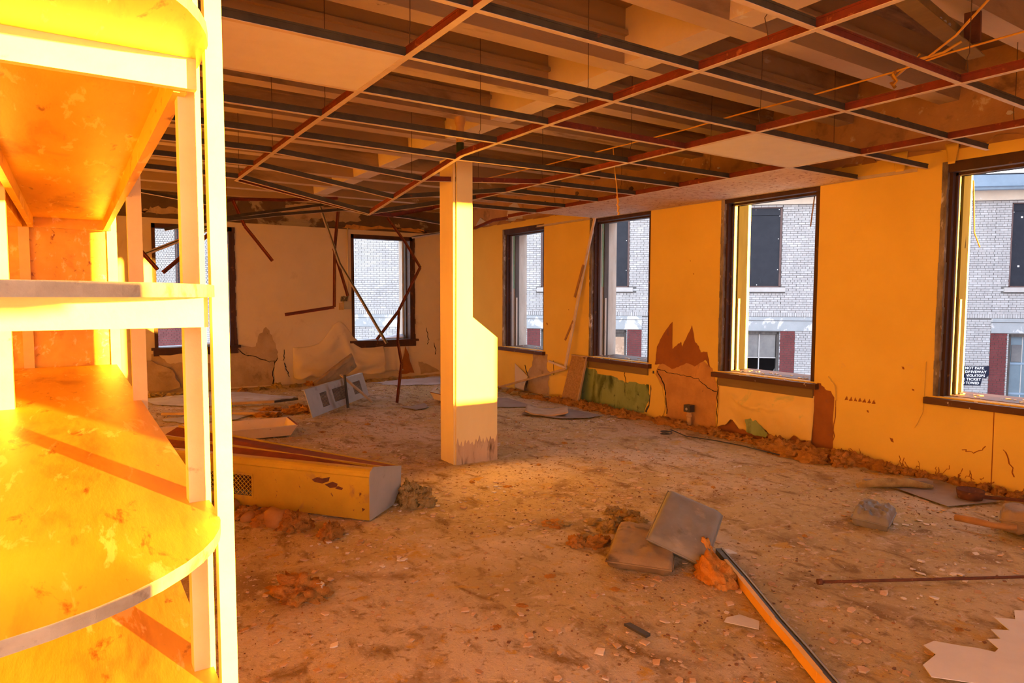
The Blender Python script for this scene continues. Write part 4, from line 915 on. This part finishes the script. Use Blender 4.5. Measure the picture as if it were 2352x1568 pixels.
# ---- cushions
def cushion(name, w_, d_, h_, loc, rot, mat, label, wr=.012, seam='dark_grey', M_=None):
    M_ = M_ or Matrix.Translation(loc) @ Matrix.Rotation(rot[2], 4, 'Z') @ Matrix.Rotation(rot[1], 4, 'Y') @ Matrix.Rotation(rot[0], 4, 'X')
    def pt_(u, v, s_):
        a, b = 2 * u - 1, 2 * v - 1; k_ = ((1 - abs(a) ** 7) * (1 - abs(b) ** 7)) ** .32 if abs(a) < 1 and abs(b) < 1 else 0
        edge = 1 - .02 * (1 - k_)
        n_ = wr * (nv(a * 2, b * 2, loc[0] * 3 + s_, 1.3) + .5 * nv(a * 5, b * 5, loc[1] + s_, 1.2))
        return M_ @ Vector((a * w_ / 2 * edge, b * d_ / 2 * edge, s_ * h_ / 2 * k_ + n_ * k_))
    root = thing(name, label, 'cushion', loc)
    g = G(); g.surf(lambda u, v: pt_(u, v, 1), 28, 28); g.surf(lambda u, v: pt_(v, u, -1), 28, 28); P(g, 'cover', mat, root)
    g = G(); ring = [pt_(t, 0, 0) for t in [i / 16 for i in range(16)]] + [pt_(1, t, 0) for t in [i / 16 for i in range(16)]] + [pt_(1 - t, 1, 0) for t in [i / 16 for i in range(16)]] + [pt_(0, 1 - t, 0) for t in [i / 16 for i in range(17)]]
    g.tube(ring, .006, 6, cap=False); P(g, 'piping', seam, root)
    return root
cushion('cushion', .58, .36, .10, (2.72, 2.745, .045), (rad(2), rad(-1), rad(40)), 'vinyl_dirt', 'dirty brown cushion lying flat under the grey one', seam='vinyl_dirt')
cB, cL, cT = Vector((2.837, 2.40, .03)), Vector((2.659, 2.646, .14)), Vector((3.034, 2.823, .285))
e1 = (cB - cL).normalized(); e2 = (cT - cL); e2 = (e2 - e1 * e2.dot(e1)).normalized(); e3 = e1.cross(e2)
cc = (cB + cT) / 2 - e3 * .04 + Vector((0, 0, .028))
Mc = Matrix.Translation(cc) @ Matrix((( e1.x, e2.x, e3.x), (e1.y, e2.y, e3.y), (e1.z, e2.z, e3.z))).to_4x4()
cushion('cushion', .35, .47, .085, tuple(cc), None, 'vinyl', 'grey vinyl cushion leaning on the brown one mid floor', .008, seam='vinyl', M_=Mc)
cushion('cushion', .27, .22, .11, (4.36, 2.30, .058), (rad(4), rad(-5), rad(18)), 'vinyl', 'small crumpled grey cushion alone near the right wall', .03, seam='vinyl')
cushion('cushion', .34, .34, .15, (5.04, 1.66, .08), (0, rad(5), rad(20)), 'vinyl_dirt', 'brown bolster cushion at the right edge of the picture', .02, seam='vinyl_dirt')
g = G(); g.tube([(4.79, 2.0, .05), (4.80, 1.88, .055), (4.82, 1.80, .05), (4.86, 1.68, .06)], [.022, .024, .02, .022], 8); tag(g.build('wooden_handle', 'timber_o'), 'short wooden handle lying against the bolster cushion at the right', 'handle')
q1 = Vector((3.40, 9.30, .56)) - Vector((2.74, 9.02, .20)); q1.normalize(); q2 = Vector((-.42, .9, 0)); q2 = (q2 - q1 * q2.dot(q1)).normalized(); q3 = q1.cross(q2)
Mb = Matrix.Translation((3.07, 9.16, .40)) @ Matrix(((q1.x, q3.x, q2.x), (q1.y, q3.y, q2.y), (q1.z, q3.z, q2.z))).to_4x4()
rbd = cushion('rotten_board', .78, .22, .09, (3.07, 9.16, .40), None, 'vinyl_dirt', 'thick mouldy board leaning across the grey panel near the back wall', .02, seam='vinyl_dirt', M_=Mb); rbd['category'] = 'wood'
# ---- foam, long moulding strip, rod
fm = lump_mesh('torn_foam', 'foam', 4, 4, .5, 1.8, .3, .22)
tag(place('torn_foam', fm, (2.80, 2.30, -.005), (.075, .16, .085), rad(-28), rad(0), 0), 'torn orange foam lump beside the yellow edged strip', 'foam')
fm2 = lump_mesh('torn_foam', 'foam', 9, 4, .45, 1.6, .3, .2)
tag(place('torn_foam', fm2, (2.93, 2.47, .02), (.035, .05, .09), rad(10), rad(-12), 0), 'upright orange foam tuft at the corner of the grey cushion', 'foam')
ms = thing('edging_strip', 'long dark moulding strip with a yellow edge lying towards the viewer', 'moulding', (2.7, 1.9, 0))
sp = [(3.08, 2.50), (2.86, 2.15), (2.62, 1.79), (2.50, 1.595), (2.38, 1.41), (2.20, 1.12), (2.0, .8)]
def off(p, d): return (p[0] + d * .845, p[1] - d * .535)
g = G()
for a, b in zip(sp, sp[1:]): g.beam((*a, .022), (*b, .022), .045, .03)
P(g, 'core', 'dark_grey', ms)
g = G()
for i, (a, b) in enumerate(zip(sp, sp[1:])):
    if i == 0: a = (2.98, 2.34)
    a2, b2 = off(a, -.030), off(b, -.030); g.beam((*a2, .026), (*b2, .026), .018 + .006 * (i % 2), .046)
P(g, 'edge', 'yellow_edge', ms)
g = G()
for a, b in zip(sp, sp[1:]): a2, b2 = off(a, .012), off(b, .012); g.beam((*a2, .041), (*b2, .041), .007, .004)
P(g, 'groove', 'steel_grey', ms)
rd = thing('iron_rod', 'long thin rusty iron rod lying on the floor at the lower right', 'rod', (3.19, 1.94, 0))
g = G(); g.tube([(3.19, 1.941, .016), (3.5, 1.765, .015), (3.82, 1.58, .016), (4.145, 1.391, .018), (4.6, 1.13, .016)], .0085, 8); P(g, 'shaft', 'rust', rd)
g = G(); g.tube([(3.175, 1.95, .017), (3.195, 1.938, .017)], .016, 8); P(g, 'head', 'rust', rd)
# ---- papers
def flat(name, pts, mat, label, cat, z=.012, t=.003, group=None, curl_=0):
    g = G(); g.prism([(x, y, z + curl_ * random.random()) for x, y in pts], (0, 0, t)); return tag(g.build(name, mat), label, cat, group)
flat('torn_sheet', [(2.74, 1.20), (2.80, 1.26), (2.93, 1.27), (2.965, 1.335), (3.04, 1.328), (3.09, 1.25), (3.13, 1.20), (3.155, 1.145), (3.20, 1.15), (3.25, 1.21), (3.30, 1.18), (3.36, 1.24), (3.42, 1.19), (3.50, 1.28), (3.56, 1.22), (3.66, 1.26), (3.9, 1.1), (3.55, .72), (2.95, .95)], 'paper', 'large torn white sheet on the floor at the lower right corner', 'paper', .014)
flat('paper_scrap', [(2.428, 1.935), (2.47, 1.955), (2.545, 1.94), (2.565, 1.85), (2.50, 1.805)], 'paper_b', 'pale paper scrap left of the yellow edged strip', 'paper')
flat('paper_scrap', [(3.10, 2.52), (3.16, 2.50), (3.15, 2.43), (3.09, 2.47)], 'paper', 'small white paper scrap at the corner of the grey cushion', 'paper', .015)
flat('wood_chip', [(2.025, 2.16), (2.055, 2.15), (2.06, 2.03), (2.03, 2.025)], 'dark_grey', 'dark flat splinter in the middle of the near floor', 'wood', .01, .012)
flat('floor_sheet', [(5.05, 7.25), (5.45, 6.98), (5.5, 6.30), (5.25, 6.28), (4.95, 6.42), (4.72, 6.95)], 'lino', 'grey piece of floor sheet under the bowed tile', 'flooring', .008)
flat('floor_sheet', [(3.62, 8.30), (3.80, 8.22), (4.05, 8.36), (3.95, 8.02), (3.72, 7.92)], 'lino', 'dark grey floor tile lying at the foot of the standing rusty tee', 'flooring', .01)
flat('floor_sheet', [(4.2, 7.9), (5.2, 7.3), (5.3, 8.2), (4.5, 8.6)], 'lino', 'bare grey floor sheet behind the column', 'flooring', .003)
g = G(); g.surf(lambda u, v: (4.68 + .40 * u + .30 * v, 6.82 - .36 * u + .40 * v, .02 + .05 * (2 * u - 1) ** 2 + .012 * nv(u, v, 1, 4)), 12, 8, thick=(0, 0, -.012)); tag(g.build('bowed_tile', 'timber'), 'bowed tan ceiling tile curled up on the floor before the third window', 'tile')
# snow drifted onto the floor at the back
def drift(name, pts, label):
    pts = [(a[0] + (b[0] - a[0]) * i / 7, a[1] + (b[1] - a[1]) * i / 7) for a, b in zip(pts, pts[1:] + pts[:1]) for i in range(7)]
    cxp = sum(p[0] for p in pts) / len(pts); cyp = sum(p[1] for p in pts) / len(pts); g = G(); n = len(pts); rings = 5
    for r in range(rings + 1):
        f = 1 - r / rings
        for x, y in pts:
            px, py = cxp + (x - cxp) * f, cyp + (y - cyp) * f; g.v.append((px + .16 * nv(px, py, r * .1, 3.3) * f, py + .16 * nv(px, py, r * .1 + 3, 3.3) * f, .003 + .025 * (1 - f ** 2) * (1 + .5 * nv(px, py, 0, 3))))
    for r in range(rings):
        for i in range(n): j = (i + 1) % n; g.face((r * n + i, r * n + j, (r + 1) * n + j, (r + 1) * n + i), 0, True)
    return tag(g.build(name, 'snow_dirty'), label, 'snow')
drift('snow_drift', [(.8, 11.2), (1.5, 11.35), (2.2, 10.9), (2.75, 10.0), (2.72, 9.75), (2.3, 9.80), (1.75, 9.70), (1.4, 9.75), (.9, 10.3)], 'thin snow drift on the floor under the screened window')
drift('snow_drift', [(4.3, 10.9), (4.9, 11.1), (5.75, 11.2), (5.7, 10.7), (5.2, 10.1), (4.7, 10.3), (4.4, 10.5)], 'thin snow drift on the floor under the clear back window')
drift('snow_drift', [(.9, 9.0), (1.6, 9.05), (1.9, 8.75), (1.6, 8.5), (1.0, 8.6)], 'small snow patch on the floor behind the shelving post')
# planks and battens
def bar(name, p0, p1, a, b, mat, label, cat='wood', up=(0, 0, 1)):
    g = G(); g.beam(p0, p1, a, b, up=up); return tag(g.build(name, mat), label, cat)
bar('batten', (.9, 9.25, .03), (2.15, 8.52, .03), .06, .03, 'timber', 'pale batten lying on the floor beyond the light housing')
bar('batten', (1.55, 9.62, .04), (2.3, 9.45, .04), .08, .03, 'timber', 'short pale batten at the edge of the snow drift')
bar('batten', (2.3, 9.48, .03), (2.62, 9.44, .05), .03, .03, 'dark_grey', 'dark splinter beside the short pale batten')
ls = thing('leaning_strip', 'long whitewashed strip leaning against the wall between third and fourth window', 'wood strip', (5.85, 7.5, .5))
g = G(); g.beam((5.93, 6.975, 2.62), (5.90, 7.20, 1.80), .04, .018, up=(1, 0, 0)); g.beam((5.90, 7.20, 1.80), (5.85, 7.51, .50), .045, .018, up=(1, 0, 0)); P(g, 'strip', 'timber_w', ls)
g = G(); g.beam((5.88, 7.17, 1.92), (5.87, 7.34, 1.48), .035, .015, up=(1, 0, 0)); P(g, 'splinter', 'timber_o', ls)
bar('broken_lath', (5.87, 7.37, 1.15), (5.87, 7.55, .87), .03, .012, 'timber_o', 'short broken lath crossing the leaning whitewashed strip', up=(1, 0, 0))
bar('broken_lath', (5.88, 7.53, .47), (5.90, 7.98, .535), .03, .02, 'timber_w', 'short pale lath sticking out left at the foot of the leaning strip', up=(1, 0, 0))
bar('broken_lath', (5.88, 7.54, .46), (5.75, 9.1, .03), .03, .02, 'timber', 'long lath sloping down to the floor below the fourth window', up=(1, 0, 0))
lb = thing('chipboard_panel', 'upright particle board offcut leaning by the green painted wall', 'board', (5.8, 7.3, 0))
g = G(); g.prism([(5.84, 7.58, .0), (5.80, 7.16, .0), (5.935, 7.12, .66), (5.935, 7.45, .665)], (-.02, -.004, 0)); P(g, 'panel', 'chip', lb)
g = G(); g.beam((5.785, 7.155, 0), (5.915, 7.115, .66), .016, .03, up=(1, 0, 0)); g.beam((5.915, 7.115, .66), (5.915, 7.45, .665), .03, .014); P(g, 'edge_band', 'timber', lb)
bar('wall_board', (5.2, 2.82, .03), (5.64, 2.55, .035), .09, .025, 'lino', 'grey board offcut lying near the foot of the right wall')
g = G(); g.tube([(5.05, 2.80, .03), (5.2, 2.72, .05), (5.4, 2.6, .045), (5.5, 2.46, .03)], [.02, .035, .035, .015], 8); tag(g.build('rag_roll', 'insul_y'), 'rolled tan rag in front of the grey board offcut', 'rag')
flat('floor_sheet', [(5.35, 2.75), (5.85, 2.6), (5.6, 2.05), (5.15, 2.2)], 'lino', 'grey floor sheet near the foot of the right wall', 'flooring', .006)
g = G(); ro = [.075, .085, .09, .082, .0]; zo = [.005, .04, .075, .07, .03]
for r_, z_ in zip([.0, .06] + ro, [.004, .004] + zo): g.v += [(5.49 + r_ * math.cos(2 * math.pi * i / 20), 2.2 + r_ * math.sin(2 * math.pi * i / 20), z_) for i in range(20)]
for k in range(6):
    for i in range(20): j = (i + 1) % 20; g.face((k * 20 + i, k * 20 + j, (k + 1) * 20 + j, (k + 1) * 20 + i), 0, True)
tag(g.build('rusty_bowl', 'rust'), 'small rusty bowl on the floor near the right wall', 'bowl')
bar('steel_bar', (5.55, 2.18, .02), (5.85, 1.7, .03), .02, .02, 'rust', 'short rusty bar lying right of the rusty bowl', 'bar')
# pipe stub by the wall and a coil of wire
ps = thing('pipe_stub', 'short pipe stub with a square dark cap at the foot of the bare plaster', 'pipe', (5.90, 5.26, 0))
g = G(); g.tube([(5.90, 5.26, -.02), (5.90, 5.26, .17)], .028, 12); g.tube([(5.90, 5.26, .11), (5.90, 5.26, .14)], .035, 12); P(g, 'pipe', 'pipe', ps)
g = G(); g.box(5.86, 5.22, .17, 5.94, 5.31, .25); P(g, 'cap', 'dark_grey', ps)
g = G(); g.tube([(5.855, 5.265, .205), (5.862, 5.265, .205)], .016, 10); P(g, 'plug', 'steel_grey', ps)
g = G(); ring = [(5.28 + .06 * math.cos(t), 5.02 + .06 * math.sin(t), .015 + .002 * i) for i, t in enumerate([k * .5 for k in range(26)])]
g.tube(ring + [(5.40, 4.85, .015), (5.5, 4.55, .012), (5.52, 4.2, .015), (5.5, 3.8, .012)], .006, 6); tag(g.build('wire_coil', 'dark_grey'), 'loose dark wire with a small coil on the floor below the bare plaster', 'wire')

# ---- insulation clumps: along the wall foot, by the radiator cover, on the floor
LM = [lump_mesh('insulation_clump', 'insul', i, 4, .5, 1.9, .3, .42) for i in range(5)]
LY = [lump_mesh('insulation_clump', 'insul_y', 20 + i, 4, .5, 1.9, .3, .42) for i in range(3)]
LD = [lump_mesh('plaster_lump', 'timber_o', 30 + i, 2, .3, 1.4, .45, .15) for i in range(3)]
rl = random.Random(11)
def clump(ml, x, y, sx, sy, sz, label, group=None, name='insulation_clump', cat='insulation'):
    return tag(place(name, rl.choice(ml), (x, y, -.012), (sx, sy, sz), rl.uniform(0, 6.28), 0, 0), label, cat, group)
for i in range(34):
    y = 3.0 + i * .128; big = math.exp(-((y - 3.65) / .4) ** 2)
    x = 5.86 - rl.uniform(0, .07) - .10 * big * rl.random()
    s_ = rl.uniform(.045, .08) + .05 * big
    clump(LM, x, y, s_ * 1.1, s_ * 1.3, s_ * rl.uniform(.6, .95), 'rusty orange insulation clump in the ridge along the foot of the window wall', 'insulation along the window wall')
for (x, y, s_, lab) in ((5.62, 3.55, .10, 'middle'), (5.66, 3.85, .11, 'tallest'), (5.72, 3.30, .09, 'rightmost'), (5.60, 3.75, .08, 'foremost'), (5.70, 4.05, .08, 'leftmost')):
    clump(LM, x, y, s_, s_ * 1.4, s_ * .95, lab + ' clump of the orange insulation heap below the brown board patch', 'insulation heap below the brown patch')
for i in range(16):
    y = 6.0 + i * .105; clump(LM, 5.80 - rl.uniform(0, .12), y, .07, .09, rl.uniform(.04, .07), 'orange insulation clump below the green painted wall', 'insulation below the green wall')
for i in range(18):
    y = 7.75 + i * .17; clump(rl.choice([LM, LY]), 5.74 - rl.uniform(0, .25), y, rl.uniform(.05, .1), rl.uniform(.06, .12), rl.uniform(.03, .06), 'insulation clump along the wall foot behind the column', 'insulation behind the column')
for i in range(14):
    y = 1.6 + i * .11; clump(LM, 5.90 - rl.uniform(0, .06), y, .045, .06, rl.uniform(.03, .05), 'small insulation clump below the nearest window', 'insulation below the nearest window')
for (x, y, sx, sy, sz, lab) in ((2.00, 4.40, .09, .08, .12, 'tallest'), (2.07, 4.27, .075, .06, .06, 'lowest'), (1.96, 4.30, .07, .06, .085, 'nearest'), (2.11, 4.38, .06, .055, .08, 'rightmost')):
    clump(LY, x, y, sx, sy, sz, lab + ' tan insulation clump behind the grey end of the radiator cover', 'tan insulation at the radiator cover')
for i in range(12):
    t = rl.uniform(.30, 1.5); p = c0 + ax * t - dp * rl.uniform(.05, .26); s_ = rl.uniform(.05, .09)
    clump(LM if i % 3 else LD, p.x, p.y, s_, s_ * 1.2, s_ * .9, 'orange insulation lump along the front of the radiator cover', 'lumps in front of the radiator cover')
clump(LM, 1.30, 4.02, .085, .07, .07, 'rounded orange lump nearest the viewer under the radiator cover corner')
clump(LM, .90, 3.27, .13, .10, .085, 'fluffy brown insulation tuft alone on the near floor')
flat('paper_scrap', [(.965, 3.22), (.99, 3.26), (1.0, 3.20), (.98, 3.17)], 'paper', 'curled white chip beside the fluffy brown tuft', 'paper', .05, .02)
for i in range(16):
    clump(LM if i % 2 else LY, 2.55 + rl.uniform(-.12, .55), 3.20 + rl.uniform(-.22, .25), rl.uniform(.035, .075), rl.uniform(.04, .08), rl.uniform(.02, .045), 'crumbled orange foam bit scattered behind the cushions', 'foam bits behind the cushions')
for i in range(10):
    clump(LM, 2.0 + rl.uniform(-.15, .65), 8.62 + rl.uniform(-.12, .3), rl.uniform(.09, .18), rl.uniform(.08, .14), rl.uniform(.03, .07), 'rotten brown insulation slab left of the grey grille panel', 'brown slabs by the grille panel')
for i in range(12):
    clump(rl.choice([LY, LM]), 2.2 + i * .28, 11.2 - rl.uniform(0, .2), rl.uniform(.06, .14), .07, rl.uniform(.03, .06), 'insulation clump along the foot of the back wall', 'insulation along the back wall')
for i in range(5):
    clump(LY, .95 + i * .12, 11.0, .09, .08, .05, 'yellowish insulation clump below the screened window', 'insulation below the screened window')
clump(LM, 4.43, 2.42, .035, .03, .05, 'tuft of orange foam poking out behind the small grey cushion')
for i in range(26):
    x, y = rl.uniform(1.2, 5.3), rl.uniform(1.2, 8.0)
    if abs(x - 3) < .5 and abs(y - 5.2) < .4: continue
    clump(LM, x, y, rl.uniform(.015, .035), rl.uniform(.015, .035), rl.uniform(.008, .015), 'small orange crumb lying loose on the open floor', 'crumbs on the open floor')
# ---- loose flakes and grit strewn over the whole floor
rs = random.Random(5)
def strew(name, n, mat, smin, smax, dens, label, cat):
    g = G(); c = 0
    while c < n:
        x = rs.uniform(.1, 5.9); y = rs.uniform(.7, 11.2)
        if rs.random() > dens(x, y): continue
        c += 1; r = smin + (smax - smin) * rs.random() ** 3; a = rs.uniform(0, 6.28); k = rs.choice((4, 5)); h = floor_h(x, y) + .001
        tl = rs.uniform(-.25, .25) * r; b = len(g.v)
        ring = [(r * rs.uniform(.55, 1.2) * math.cos(a + 6.283 * i / k), r * rs.uniform(.55, 1.2) * math.sin(a + 6.283 * i / k)) for i in range(k)]
        g.v += [(x + p, y + q, h + tl * p / r) for p, q in ring] + [(x + p, y + q, h + .0025 + .15 * r + tl * p / r) for p, q in ring]
        g.face(range(b + k, b + 2 * k))
        for i in range(k): j = (i + 1) % k; g.face((b + i, b + j, b + k + j, b + k + i))
    o = g.build(name, mat, recalc=False); tag(o, label, cat, kind='stuff'); return o
strew('paint_flakes', 7000, 'debris', .002, .026, lambda x, y: .12 + .88 * max(0, min(1, .5 + 1.6 * nv(x, y, 1, .8) + (.35 if x < 1.8 and y < 4 else 0))), 'pale paint flakes strewn over the dirty floor', 'debris')
strew('dirt_grit', 6000, 'grit', .002, .011, lambda x, y: .15 + .85 * max(0, min(1, .4 + 1.8 * nv(x, y, 6, .9))), 'dark grit and crumbs strewn over the dirty floor', 'debris')
